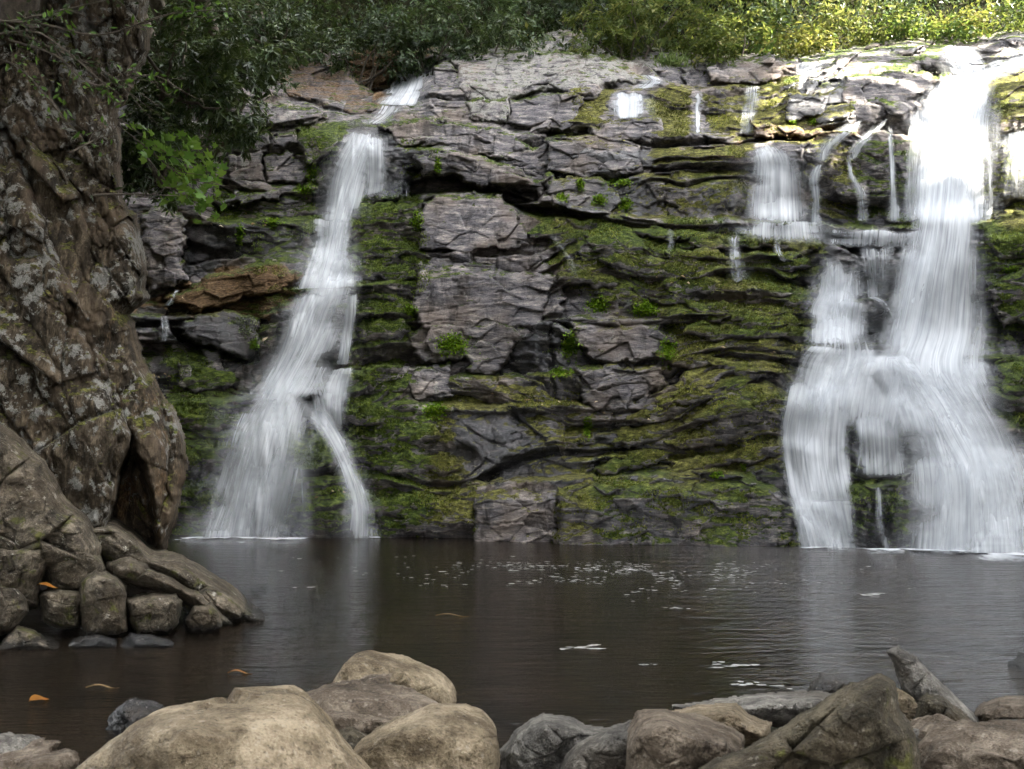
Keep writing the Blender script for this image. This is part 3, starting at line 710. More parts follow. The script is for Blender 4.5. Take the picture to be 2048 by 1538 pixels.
SL = [
    # central dark slabs
    dict(poly=[(840, 430), (852, 404), (880, 392), (998, 386), (1016, 400), (1036, 432), (1062, 480), (1040, 498), (920, 502), (840, 498), (846, 470)], thick=.42, topcut=14, R=9, rough=.6, label='smooth purple grey slab at the middle of the cliff'),
    dict(poly=[(846, 490), (868, 482), (930, 484), (1008, 477), (1066, 502), (1116, 552), (1104, 574), (1092, 612), (1076, 655), (960, 660), (846, 660), (824, 612), (836, 575)], thick=.5, topcut=80, R=11, rough=.8, label='broad tan topped slab sloping down to the right'),
    dict(poly=[(816, 668), (848, 646), (940, 650), (1004, 641), (1066, 664), (1024, 690), (1012, 722), (985, 748), (944, 742), (930, 716), (840, 724), (822, 700)], thick=.42, R=10, moss=.18),
    dict(poly=[(1148, 645), (1215, 630), (1312, 644), (1348, 682), (1312, 722), (1265, 728), (1182, 720), (1156, 690)], thick=.5, topcut=28, R=10, rough=.8, label='grey block with flat top jutting from the mossy ledges'),
    dict(poly=[(1155, 735), (1240, 733), (1318, 738), (1332, 768), (1250, 815), (1190, 822), (1160, 790)], thick=.36, R=12, rough=1.4),
    dict(poly=[(830, 735), (900, 730), (900, 790), (830, 800), (815, 770)], thick=.25, R=10, lichen=.2),
    dict(poly=[(948, 1005), (985, 972), (1060, 958), (1112, 966), (1116, 1000), (1102, 1100), (945, 1100)], thick=.4, topcut=40, R=14, rough=1.3, label='pale ribbed slab standing in the pool at the foot of the cliff'),
    dict(poly=[(1112, 975), (1300, 950), (1450, 940), (1548, 978), (1600, 1046), (1618, 1110), (1108, 1110)], thick=.5, topcut=40, R=26, moss=.55, wet=.5, rough=1.6, label='long low mossy mound at the foot of the cliff'),
    dict(poly=[(820, 300), (880, 288), (960, 310), (1060, 350), (1095, 374), (1085, 392), (1020, 372), (940, 366), (900, 348), (850, 350)], thick=.55, topcut=40, R=10, label='overhanging slab above a black hollow'),
    dict(poly=[(760, 250), (850, 240), (1000, 260), (1080, 300), (1080, 345), (960, 305), (880, 285), (800, 290)], thick=.3, R=10, moss=.1),
    dict(poly=[(1095, 280), (1160, 275), (1250, 300), (1300, 330), (1300, 350), (1150, 352), (1100, 340)], thick=.25, R=12, wet=.3),
    dict(poly=[(1095, 350), (1200, 360), (1250, 400), (1220, 425), (1130, 415), (1090, 392)], thick=.3, R=10, moss=.25, wet=.5),
    dict(poly=[(1180, 255), (1240, 240), (1320, 240), (1330, 262), (1300, 285), (1200, 285)], thick=.35, R=10),
    dict(poly=[(1262, 242), (1290, 233), (1318, 240), (1330, 262), (1300, 268)], thick=.5, R=8),
    # pale boulder and its neighbours at the top
    dict(poly=[(905, 112), (990, 98), (1065, 96), (1180, 108), (1250, 125), (1298, 165), (1180, 172), (1030, 190), (945, 212), (915, 170)], thick=.5, ty=.004, R=22, lichen=.62, rough=.7, label='big pale lichen covered boulder at the top of the cliff', name='boulder'),
    dict(poly=[(1045, 96), (1085, 74), (1125, 66), (1170, 74), (1198, 100), (1150, 108), (1090, 104)], thick=.3, R=14, lichen=.35, label='rounded dark hump behind the pale boulder', name='boulder'),
    dict(poly=[(870, 130), (905, 118), (930, 170), (928, 200), (880, 200), (866, 165)], thick=.3, R=10, lichen=.2),
    dict(poly=[(1020, 200), (1150, 180), (1165, 195), (1145, 262), (1020, 252)], thick=.3, R=8, rough=.6),
    dict(poly=[(935, 205), (1015, 196), (1018, 225), (1010, 242), (950, 240)], thick=.4, R=8, lichen=.6),
    dict(poly=[(1245, 118), (1300, 102), (1360, 106), (1425, 124), (1400, 140), (1270, 145)], thick=.3, R=14, lichen=.5),
    dict(poly=[(1412, 130), (1480, 116), (1560, 112), (1572, 130), (1560, 155), (1510, 168), (1420, 165)], thick=.4, R=12, wet=.3),
    dict(poly=[(1600, 118), (1690, 104), (1800, 90), (1870, 84), (1800, 118), (1700, 140), (1610, 140)], thick=.35, R=12, wet=.5),
    dict(poly=[(1690, 150), (1800, 142), (1900, 150), (1905, 162), (1820, 200), (1750, 250), (1700, 235), (1680, 190)], thick=.4, R=14, brown=.25, label='warm brown jointed slab beside the sunlit fall'),
    dict(poly=[(1580, 190), (1690, 175), (1690, 232), (1570, 240)], thick=.35, R=8, wet=.9, rough=1.3),
    dict(poly=[(1500, 245), (1560, 250), (1640, 262), (1700, 268), (1600, 276), (1510, 272)], thick=.4, R=8, brown=.6),
    # left side
    dict(poly=[(480, 150), (545, 100), (610, 78), (640, 92), (690, 135), (745, 195), (755, 215), (730, 240), (640, 210), (560, 195)], thick=.6, ty=.003, R=20, brown=.55, lichen=.05, wet=.25, label='brown boulder sloping down to the upper left stream', name='boulder'),
    dict(poly=[(440, 205), (520, 200), (600, 212), (660, 235), (610, 252), (480, 245)], thick=.5, R=10, lichen=.3),
    dict(poly=[(455, 240), (530, 245), (520, 262), (440, 270)], thick=.55, R=8, lichen=.2),
    dict(poly=[(405, 250), (440, 255), (450, 290), (440, 320), (405, 300)], thick=.6, R=12, brown=.4),
    dict(poly=[(462, 262), (500, 258), (540, 268), (545, 290), (500, 305), (465, 300)], thick=.7, R=12, lichen=.25),
    dict(poly=[(540, 268), (590, 262), (600, 285), (560, 300), (542, 295)], thick=.65, R=10),
    dict(poly=[(455, 310), (520, 305), (530, 362), (460, 365)], thick=.35, R=8, lichen=.35),
    dict(poly=[(530, 310), (610, 305), (640, 340), (600, 365), (535, 365)], thick=.3, R=8, moss=.25),
    dict(poly=[(425, 400), (480, 385), (560, 378), (560, 400), (440, 412)], thick=.5, R=8, lichen=.2),
    dict(poly=[(600, 262), (650, 262), (672, 280), (650, 320), (620, 330), (598, 300)], thick=.5, R=14, moss=.75),
    dict(poly=[(285, 430), (330, 410), (370, 440), (360, 520), (372, 560), (300, 590), (285, 520)], thick=.7, R=16, brown=.3, lichen=.15),
    dict(poly=[(330, 600), (430, 552), (545, 524), (600, 552), (560, 590), (480, 600), (400, 625)], thick=.5, R=14, brown=.9, label='brown streaked slab with a trickle running over it'),
    dict(poly=[(370, 640), (450, 622), (520, 640), (525, 690), (500, 722), (430, 700), (360, 668)], thick=.6, R=12, wet=1.0, rough=.7, label='glossy black wet slab left of the tall fall'),
    dict(poly=[(355, 725), (385, 722), (382, 770), (360, 775)], thick=.3, R=6, rough=1.4),
    dict(poly=[(410, 705), (440, 705), (450, 760), (415, 755)], thick=.3, R=6, wet=.4, rough=1.4),
    # right side
    dict(poly=[(1970, 150), (2060, 130), (2200, 130), (2200, 200), (2000, 215), (1968, 190)], thick=.4, R=16, moss=.6, brown=.4),
    dict(poly=[(1985, 225), (2200, 210), (2200, 260), (2000, 265)], thick=.5, R=14, moss=.45, lichen=.4),
    dict(poly=[(1965, 450), (2010, 432), (2200, 425), (2200, 500), (2000, 520), (1965, 490)], thick=.55, R=22, moss=.9),
    dict(poly=[(1975, 560), (2050, 540), (2200, 540), (2200, 640), (2010, 650), (1985, 610)], thick=.4, R=22, moss=.85),
    dict(poly=[(1990, 725), (2060, 712), (2200, 712), (2200, 790), (2010, 790)], thick=.4, R=20, moss=.7),
]
for k, s in enumerate(SL): slab(seed=k + 1, **s)
# mossy shelves on the right of centre, each a block of its own
for k, (x, y, w, h) in enumerate([(1120, 470, 130, 30), (1230, 490, 120, 36), (1330, 468, 120, 26), (1420, 480, 110, 30), (1400, 520, 130, 34), (1290, 535, 150, 36), (1180, 560, 110, 30),
                                  (1390, 570, 140, 36), (1510, 480, 90, 26), (1590, 490, 90, 30), (1560, 525, 120, 24), (1520, 580, 130, 30), (1590, 600, 60, 40), (1530, 640, 140, 34), (1430, 620, 120, 34),
                                  (1570, 668, 100, 26), (1440, 665, 130, 26), (1390, 720, 160, 28), (1500, 735, 150, 30), (1420, 780, 180, 28), (1330, 820, 150, 30), (1480, 815, 170, 30), (1290, 870, 140, 40), (1420, 870, 150, 36), (1520, 900, 110, 36),
                                  (1260, 925, 140, 28), (1400, 930, 150, 26), (760, 425, 110, 40), (760, 500, 120, 30), (770, 545, 130, 26), (760, 660, 110, 50), (760, 760, 130, 50), (750, 830, 110, 40), (840, 870, 90, 34), (800, 930, 110, 40), (880, 930, 90, 30), (790, 1010, 120, 40), (870, 1040, 120, 50),
                                  (400, 830, 130, 50), (380, 920, 110, 60), (390, 1010, 120, 70), (420, 760, 110, 40)]):
    r = np.random.default_rng(900 + k)
    n = 9
    ang = np.linspace(0, 2 * np.pi, n, endpoint=False)
    pts = [(x + math.cos(t) * w * .55 * r.uniform(.8, 1.15), y + math.sin(t) * h * .6 * r.uniform(.75, 1.15) + (x - 1380) * 0) for t in ang]
    tilt = -0.25 if (1250 < x < 1560 and y > 760) else (0.1 if x > 1050 else 0)
    pts = [(px, py + (px - x) * tilt) for px, py in pts]
    slab(poly=pts, thick=.20 + .16 * r.random(), R=h * .75, seed=60 + k, moss=.9, wet=.3, rough=.9, name='mossy_rock_shelf')

# moss grows as tiny upright tufts: too many to count
rr_ = np.random.default_rng(404)
n = 420000
mx, my = rr_.uniform(290, 2120, n), rr_.uniform(140, 1092, n)
mm_ = bil(MOSS, mx, my) + 1.5 * fbm(mx / 55, my / 26, octv=4, seed=405) * .8
sel = mm_ > .80
mx, my = mx[sel][:110000], my[sel][:110000]
mY = bil(Yall, mx, my)
dy_ = bil(Yall, mx, my - 3) - mY          # how far the surface steps back just above: a top rather than a face
sel = (dy_ > .006) & (dy_ < .5)
mx, my, mY = mx[sel], my[sel], mY[sel]; n = len(mx)
MOSS_PTS = (mx, my, mY)
# ---------------------------------------------------------------- hillside behind, pool, pool bed
def height_grid(name, X0, X1, Y0, Y1, st, fz, mat):
    gx, gy = np.meshgrid(np.arange(X0, X1, st), np.arange(Y1, Y0, -st))
    return link(name, raw_mesh(name, np.stack([gx, gy, fz(gx, gy)], -1), grid_quads(*gx.shape)), mat)
hill = height_grid('hillside', -60, 60, 26.2, 90, .6, lambda x, y: 9.6 + (y - 24.6) * .42 + np.clip(y - 28, 0, 99) * .8 + .35 * fbm(x / 3, y / 3, octv=4, seed=4) + np.clip(-x - 5, 0, 30) * .25, M_SOIL)
tag(hill, kind='structure')
left_hill = height_grid('bank_slope', -60, -3.0, 12.5, 24.6, .5, lambda x, y: -1 + np.clip(-x - .40 * y - .3, 0, 60) * 1.9 + .3 * fbm(x / 2, y / 2, octv=4, seed=6), M_SOIL)
tag(left_hill, kind='structure')
pool = link('pool_water', raw_mesh('pool_water', [(-30, 1, 0), (30, 1, 0), (30, 21, 0), (-30, 21, 0)], [(0, 1, 2, 3)], smooth=False), M_POOL)
tag(pool, kind='structure')
bed = height_grid('river_bank', -30, 30, -12, 7.4, .12, lambda x, y: np.interp(y, [-12, 1, 3.2, 4.4, 5.6, 7.4], [.75, .5, .22, .02, -.25, -.7]) + .05 * fbm(x / .35, y / .35, octv=4, seed=8), M_BED)
tag(bed, kind='structure')

# ---------------------------------------------------------------- the left crag: leaning layers of lichen-spotted rock
crag = empty('leaning_crag', (-4.6, 10.6, 0))
tag(crag, 'tall leaning crag of brown lichen spotted rock on the left bank', 'crag')
def crag_layer(poly, Y0, gx_, gy_, R, depth, seed, lichen=.35, moss=.25, amp=1.0, brown=.35, fs=1.0, hole=None):
    P = np.array(poly, float)
    x0, y0 = P.min(0) - 12; x1, y1 = P.max(0) + 12
    gx, gy = np.meshgrid(np.arange(x0, x1, 2.5), np.arange(y0, y1, 2.5))
    d = poly_sd(poly, gx, gy) + fbm(gx / 26, gy / 30, octv=4, seed=200 + seed) * 8
    cx, cy = P.mean(0)
    Yb = Y0 + (gx - cx) * gx_ + (cy - gy) * gy_
    s = gx * .92 - gy * .42 + fbm(gx / 110, gy / 160, octv=3, seed=210 + seed) * 60 + fbm(gx / 30, gy / 50, octv=3, seed=211 + seed) * 12
    for T0, T1, am, L in ((60, 150, .26, 16), (18, 46, .06, 6), (5, 13, .018, 3)):
        r = np.random.default_rng(seed * 7 + T0)
        b = np.cumsum(r.uniform(T0, T1, 500)) - 1200
        i = np.clip(np.searchsorted(b, s) - 1, 0, 498); a = s - b[i]; c = b[i + 1] - s
        seg = np.floor((gy + gx * .3 + _hash(i, i * 0, i * 0, seed) * 300) / (T1 * 3.2))
        of = _hash(i, seg, seg * 0, seed + 1) - .5
        Yb = Yb + amp * am * (of + .5 * np.exp(-a / L) * _hash(i, i * 0, i * 0 + 1, seed) + .5 * np.exp(-c / (L * .7)))
    Yb = Yb + .22 * fbm(gx / 120, gy / 150, octv=3, seed=220 + seed) + .07 / fs * fbm(gx / 36, gy / 50, octv=4, seed=221 + seed) + .022 / fs * fbm(gx / 10, gy / 13, octv=4, seed=222 + seed)
    fa_, fe_ = facets2(gx * .92 - gy * .42 + 31 * seed, gx * .42 + gy * .92, 46 * fs, 110 * fs, 480 + seed); fb_, fe2_ = facets2(gx * .92 - gy * .42, gx * .42 + gy * .92, 17, 34, 490 + seed)
    Yb = Yb + amp * (.16 * fs ** .6 * fa_ + .045 / fs * fb_ + .06 * np.exp(-fe_ / .03) + .02 / fs * np.exp(-fe2_ / .05))
    if hole: Yb = Yb + .9 * sstep(-6, 16, poly_sd(hole, gx, gy) + fbm(gx / 20, gy / 20, octv=3, seed=9) * 6)
    dd = np.clip(1 - d / R, 0, 1)
    Yb = Yb + depth * (1 - np.sqrt(np.clip(1 - dd ** 2, 0, 1)))
    Yb = Yb + np.clip(-d, 0, 12) * .22
    V = np.stack(at(gx, gy, Yb), -1).reshape(-1, 3) - np.array(crag.location)
    Q = grid_quads(*gx.shape, d > -9)
    n1 = fbm(gx / 60, gy / 90, octv=4, seed=230 + seed)
    A = {'moss': (moss + n1 * .35).ravel(), 'wet': np.zeros(gx.size), 'lichen': (lichen + fbm(gx / 70, gy / 70, octv=3, seed=231 + seed) * .5).ravel(), 'brown': (brown + n1 * .4).ravel(), 'mhue': np.full(gx.size, .75)}
    V, Q, A = compact(V, Q, A)
    return link('rock_layer', raw_mesh('rock_layer', V, Q, attrs=A), M_CRAG, crag)
crag_layer([(-420, -160), (292, -160), (290, 0), (290, 100), (272, 150), (246, 195), (232, 225), (236, 330), (240, 400), (266, 432), (290, 520), (288, 596), (240, 640), (-420, 720)], 11.4, .0012, .0022, 40, .7, 1, .36, .12, 1.0, .12)
crag_layer([(40, 250), (130, 330), (186, 440), (204, 560), (234, 600), (262, 650), (276, 720), (310, 775), (330, 815), (340, 900), (330, 990), (312, 1060), (286, 1070), (262, 1040), (246, 1000), (246, 950), (262, 900), (230, 830), (170, 720), (110, 560), (50, 400)], 10.7, .0008, .0012, 30, .6, 2, .22, .25, .7, .3, 2.3, [(268, 890), (240, 960), (238, 1030), (285, 1090), (318, 1060), (306, 1000), (292, 940)])
crag_layer([(318, 800), (340, 815), (362, 866), (369, 945), (356, 1000), (330, 1098), (306, 1096), (316, 1000), (330, 900)], 10.95, .001, .001, 14, .4, 3, .25, .2, .5, .4)
crag_layer([(-420, 260), (40, 330), (100, 450), (150, 570), (205, 700), (246, 800), (264, 866), (256, 905), (236, 945), (230, 1000), (215, 1062), (100, 1100), (-420, 1100)], 10.15, .0010, .0014, 36, .6, 4, .42, .12, 1.1, .12, 1.9)
crag_layer([(225, 860), (320, 880), (330, 1000), (320, 1090), (270, 1110), (180, 1100), (205, 1000)], 11.6, .0, .0, 20, .3, 5, -.2, .2, .8, .4)

# ---------------------------------------------------------------- stones: traced outline, rounded body
def ico(sub):
    import bmesh
    bm = bmesh.new(); bmesh.ops.create_icosphere(bm, subdivisions=sub, radius=1.0)
    V = np.array([v.co[:] for v in bm.verts]); Fc = np.array([[v.index for v in f.verts] for f in bm.faces])
    bm.free(); return V, Fc
ICO = {s: ico(s) for s in (4, 5)}
def stone(outline, Y, thick, mat, label, name='stone', cat='stone', box=2.6, seed=0, rough=1.0, steps=0.0, sub=5, lean=0.0, group=None, facets=5):
    P = smooth_poly(outline, 160)
    lw = .88 if name == 'bank_rock' else .65
    P = (1 - lw) * P + lw * np.array([np.array([np.interp(t, np.arange(len(outline) + 1), list(np.array(outline)[:, k]) + [outline[0][k]]) for k in (0, 1)]) for t in np.linspace(0, len(outline), 160, endpoint=False)])
    W = np.stack([(P[:, 0] - 1024) / F * Y, CH - (P[:, 1] - HY) / F * Y], -1)      # X,Z on its own depth
    area = np.cross(W, np.roll(W, -1, 0)); c = ((W + np.roll(W, -1, 0)) * area[:, None]).sum(0) / (3 * area.sum())
    rel = W - c; th = np.arctan2(rel[:, 1], rel[:, 0]); r = np.hypot(rel[:, 0], rel[:, 1])
    o = np.argsort(th); th, r = th[o], r[o]
    thx = np.concatenate([th - 2 * np.pi, th, th + 2 * np.pi]); rx = np.concatenate([r, r, r])
    V, Fc = ICO[sub]
    t = np.arctan2(V[:, 2], V[:, 0]); rho = np.hypot(V[:, 0], V[:, 2])
    R = np.interp(t, thx, rx)
    # superellipse body: boxier than a ball
    k = (rho ** box + np.abs(V[:, 1]) ** box) ** (-1.0 / box)
    rho2, y2 = rho * k, V[:, 1] * k
    X = np.cos(t) * R * rho2; Z = np.sin(t) * R * rho2; Yd = y2 * thick
    # flat facets cut into the front and back
    rr = np.random.default_rng(300 + seed)
    S = np.stack([X, Yd, Z], -1)
    size = math.sqrt(abs(area.sum()) / 2)
    for _ in range(facets * 2):
        n = rr.normal(size=3) * np.array([.9, 1.0, .9]); n[1] = n[1] - .35; n /= np.linalg.norm(n)
        hgt = S @ n; lim = np.quantile(hgt, rr.uniform(.80, .95))
        over = np.clip(hgt - lim, 0, None) * np.clip(1.2 - rho2 ** 6, .0, 1)
        S = S - n * (over * .85)[:, None]
    nz = fbm(S[:, 0] / size * 1.8 + seed * 3.1, S[:, 1] / size * 1.8, S[:, 2] / size * 1.8, 4, seed + 5)
    nz2 = fbm(S[:, 0] / size * 7 + seed, S[:, 1] / size * 7, S[:, 2] / size * 9, 4, seed + 9)
    Nn = np.stack([V[:, 0], V[:, 1], V[:, 2]], -1)
    fade = np.clip(1.25 - rho2 ** 8, .25, 1)
    rid = 1 - np.abs(fbm(S[:, 0] / size * 2.6 + seed * 1.7, S[:, 1] / size * 2.6, S[:, 2] / size * 3.4, 3, seed + 21))
    nz3 = fbm(S[:, 0] / size * 22 + seed, S[:, 1] / size * 22, S[:, 2] / size * 22, 3, seed + 31)
    S = S + Nn * ((nz * (.05 if name == 'bank_rock' else .09) * size + nz2 * .035 * size + nz3 * .010 * size - np.clip(rid - .93, 0, 1) * .55 * size) * rough * fade)[:, None]
    if steps:
        fv, fe = facets3(S[:, 0] / size * 1.7 + seed, S[:, 1] / size * 1.7, S[:, 2] / size * 1.7, 600 + seed)
        S = S + Nn * ((fv * .30 - .05 * np.exp(-fe / .05)) * size * min(1, steps * 1.2) * fade)[:, None]
        tl = rr.normal(size=3) * .25 + np.array([.25, 0, 1.0]); hh = (S @ tl) / size * 5.0 + 1.1 * fbm(S[:, 0] / size * 1.5, S[:, 1] / size * 1.5, S[:, 2] / size * 1.5, 3, seed + 41)
        fr = hh - np.floor(hh)
        S = S + Nn * ((_hash(np.floor(hh), hh * 0, hh * 0, seed) - .5) * .10 - .10 * np.exp(-np.minimum(fr, 1 - fr) / .07))[:, None] * (steps * size * fade)[:, None]
    S[:, 1] += S[:, 2] * lean
    me = raw_mesh(name, S, None, Fc)
    ob = link(name, me, mat)
    ob.location = (c[0], Y, c[1])
    tag(ob, label, cat, group)
    return ob
def block_stone(outline, Y, thick, mat, label, name='stone', cat='stone', seed=0, R=None, topcut=0, group=None, st=2.5, fs=1.0):
    P = np.array(outline, float)
    x0, y0 = P.min(0) - 6; x1, y1 = P.max(0) + 6
    gx, gy = np.meshgrid(np.arange(x0, x1, st), np.arange(y0, y1, st))
    size = math.sqrt((x1 - x0) * (y1 - y0))
    d = poly_sd(outline, gx, gy) + fbm(gx / size * 7, gy / size * 7, octv=4, seed=seed + 3) * size * .022
    R = R or size * .16
    pr = np.sqrt(np.clip(1 - np.clip(1 - d / R, 0, 1) ** 2, 0, 1))
    pb = np.sqrt(np.clip(1 - np.clip(1 - d / (size * .4), 0, 1) ** 2, 0, 1))
    m = Y / F
    k = sstep(0, R * .8, d)
    u_, v_ = gx / size, gy / size
    fa, fe = facets2(u_ * 2.6 + .5 * v_ + seed, v_ * 3.0, fs, fs, 700 + seed)
    fb, fe2 = facets2(u_ * 8 + seed, v_ * 8 - 2 * u_, 1, 1, 720 + seed)
    rel = .20 * fa + .035 * fb + .05 * np.exp(-fe / .03) + .012 * np.exp(-fe2 / .05) + .10 * fbm(u_ * 3 + seed, v_ * 3, octv=4, seed=seed) + .02 * fbm(u_ * 18, v_ * 18, octv=4, seed=seed + 1)
    Yf = Y - thick * pr * .55 - thick * .45 * pb + rel * size * m * .8 * k
    top = np.min(np.where(d > 0, gy, 1e9), axis=0); ok = top < 1e8
    top = np.interp(np.arange(len(top)), np.where(ok)[0], top[ok])
    rec = np.clip(topcut + fbm(gx / size * 4, gx * 0, octv=3, seed=seed + 5) * topcut * .5 - (gy - top[None, :]), 0, topcut * 1.5) * (Y / np.clip(gy - HY, 120, None)) * .8
    Yf = np.where(d > 0, Yf, Y) + rec; Yk = np.where(d > 0, np.maximum(Y + thick * pb * 1.1 + rec, Yf + .02), Y + rec)
    kp = d > 0
    kc = kp[1:, :-1] | kp[1:, 1:] | kp[:-1, 1:] | kp[:-1, :-1]
    idx = np.arange(gx.size).reshape(gx.shape)
    q1 = np.stack([idx[1:, :-1], idx[1:, 1:], idx[:-1, 1:], idx[:-1, :-1]], -1)[kc]
    V = np.concatenate([np.stack(at(gx, gy, Yf), -1).reshape(-1, 3), np.stack(at(gx, gy, Yk), -1).reshape(-1, 3)])
    Q = np.concatenate([q1, q1[:, ::-1] + gx.size])
    V, Q, _ = compact(V, Q, {})
    c = V.mean(0)
    o = link(name, raw_mesh(name, V - c, Q), mat); o.location = tuple(c)
    return tag(o, label, cat, group)
G_FG = 'river stones along the near bank'
ST = [
    ([(10, 1620), (60, 1546), (112, 1512), (196, 1476), (252, 1450), (305, 1432), (400, 1419), (540, 1417), (618, 1424), (664, 1456), (710, 1498), (775, 1552), (830, 1640), (440, 1700)], 3.5, .55, M_TAN, 'largest smooth tan boulder at the bottom, left of centre', 2.3),
    ([(440, 1420), (520, 1398), (600, 1390), (690, 1381), (770, 1384), (850, 1400), (900, 1430), (880, 1500), (720, 1540), (560, 1500)], 4.5, .5, M_BROWN, 'low reddish brown boulder between the tan boulders', 2.3),
    ([(636, 1400), (650, 1372), (668, 1342), (700, 1304), (738, 1301), (805, 1326), (872, 1356), (906, 1384), (918, 1412), (890, 1450), (760, 1470), (650, 1450)], 5.6, .42, M_TAN, 'pale cracked boulder standing highest at the water edge', 2.6),
    ([(690, 1560), (712, 1488), (780, 1446), (850, 1414), (905, 1418), (965, 1440), (1000, 1472), (1012, 1540), (1000, 1620), (860, 1680), (720, 1640)], 3.9, .45, M_TAN, 'pitted tan boulder right of the largest boulder', 2.4),
    ([(-70, 1500), (-20, 1474), (28, 1482), (52, 1498), (90, 1502), (110, 1518), (60, 1560), (-60, 1560)], 4.7, .3, M_GREY, 'small grey stone cut by the left edge near the bottom', 2.6),
    ([(-90, 1545), (0, 1518), (80, 1508), (140, 1506), (150, 1530), (100, 1590), (-60, 1600)], 3.9, .35, M_BROWN, 'flat brown stone in the bottom left corner', 2.4),
    ([(218, 1436), (240, 1412), (266, 1401), (300, 1406), (320, 1422), (300, 1452), (250, 1470), (220, 1455)], 6.0, .2, M_WETB, 'small black wet stone alone in the pool', 2.8),
    ([(1000, 1500), (1028, 1464), (1058, 1442), (1086, 1426), (1122, 1431), (1170, 1448), (1226, 1456), (1240, 1500), (1200, 1560), (1100, 1600), (1010, 1580)], 4.7, .36, M_GREY, 'pale grey stone with a notched peak, right of the pitted boulder', 2.8),
    ([(1105, 1560), (1130, 1510), (1150, 1488), (1205, 1462), (1262, 1440), (1300, 1470), (1300, 1560), (1200, 1620)], 4.3, .34, M_GREY, 'dark sided grey stone wedged before the block', 2.8),
    ([(1252, 1460), (1276, 1424), (1330, 1419), (1395, 1430), (1470, 1454), (1490, 1470), (1490, 1560), (1420, 1640), (1270, 1640), (1250, 1560)], 3.95, .36, M_BROWN, 'square brown block with a dark front face', 4.2),
    ([(1300, 1430), (1395, 1411), (1470, 1407), (1498, 1430), (1542, 1446), (1540, 1490), (1400, 1500), (1310, 1470)], 4.5, .3, M_TAN, 'tan stone behind the square block', 2.8),
    ([(1345, 1412), (1440, 1396), (1540, 1386), (1640, 1382), (1690, 1392), (1690, 1440), (1560, 1456), (1400, 1440)], 5.3, .4, M_GREY, 'long flat grey slab at the water edge', 3.2),
    ([(1612, 1392), (1622, 1366), (1642, 1347), (1690, 1350), (1722, 1360), (1740, 1400), (1680, 1425), (1620, 1415)], 5.9, .25, M_WETB, 'dark angular stone behind the large wedge', 3.0),
    ([(1370, 1600), (1400, 1538), (1488, 1496), (1568, 1456), (1648, 1404), (1706, 1366), (1758, 1350), (1786, 1368), (1802, 1420), (1832, 1482), (1850, 1560), (1840, 1660), (1500, 1690)], 3.5, .28, M_DARK, 'large dark olive wedge of rock, lower right', 3.0),
    ([(1776, 1304), (1796, 1292), (1832, 1316), (1882, 1366), (1930, 1410), (1957, 1440), (1966, 1480), (1900, 1500), (1850, 1490), (1826, 1430), (1804, 1372)], 5.0, .18, M_GREY, 'tall pointed slab tilted upright at the water edge', 3.4),
    ([(1828, 1440), (1840, 1400), (1854, 1386), (1884, 1396), (1932, 1430), (1950, 1462), (1930, 1520), (1850, 1520)], 4.7, .2, M_DARK, 'dark stone leaning on the upright slab', 3.0),
    ([(1945, 1430), (1962, 1408), (1992, 1396), (2060, 1392), (2130, 1410), (2130, 1470), (1990, 1480)], 5.2, .35, M_BROWN, 'reddish brown stone at the right edge by the water', 2.6),
    ([(1815, 1560), (1832, 1488), (1900, 1462), (1965, 1455), (2060, 1454), (2150, 1470), (2160, 1620), (1900, 1640)], 3.9, .45, M_BROWN, 'broad flat brown stone in the bottom right corner', 2.6),
    ([(1770, 1390), (1790, 1374), (1818, 1390), (1836, 1424), (1820, 1460), (1780, 1450)], 4.9, .18, M_TAN, 'little pale stone between the wedge and the upright slab', 2.6),
    ([(1816, 1486), (1832, 1461), (1862, 1470), (1874, 1488), (1860, 1520), (1824, 1520)], 4.2, .16, M_GREY, 'little grey stone at the foot of the dark leaning stone', 2.6),
    ([(1940, 1460), (1985, 1440), (2060, 1436), (2120, 1446), (2120, 1490), (1980, 1490)], 4.8, .3, M_GREY, 'light grey wet stone between the two brown stones at right', 2.6),
    ([(2010, 1338), (2024, 1326), (2050, 1317), (2090, 1322), (2100, 1345), (2040, 1350)], 7.55, .25, M_WETB, 'black wet stone breaking the water at the right edge', 2.6),
    ([(620, 1500), (700, 1470), (760, 1500), (760, 1580), (640, 1580)], 4.0, .25, M_DARK, 'dark stone in the gap between the tan boulders', 2.4),
]
BLK = {7: 20, 8: 22, 9: 40, 10: 18, 11: 22, 12: 10, 13: 0, 14: 0, 15: 0, 16: 16, 20: 14}
for k, (ol, Y, th, m, lb, bx) in enumerate(ST):
  if k in BLK: block_stone(ol, Y, th, m, lb, seed=k + 1, topcut=BLK[k], group=G_FG, fs=1.6 if k == 13 else 1.0)
  else: stone(ol, Y, th, m, lb, box=bx, seed=k + 1, steps=.15 if m in (M_TAN,) else (.95 if k == 13 else .75), lean=.35 if k == 13 else 0, rough=.5 if k in (13, 14, 9) else 1.0, group=G_FG)
G_BK = 'rocks piled at the foot of the leaning crag'
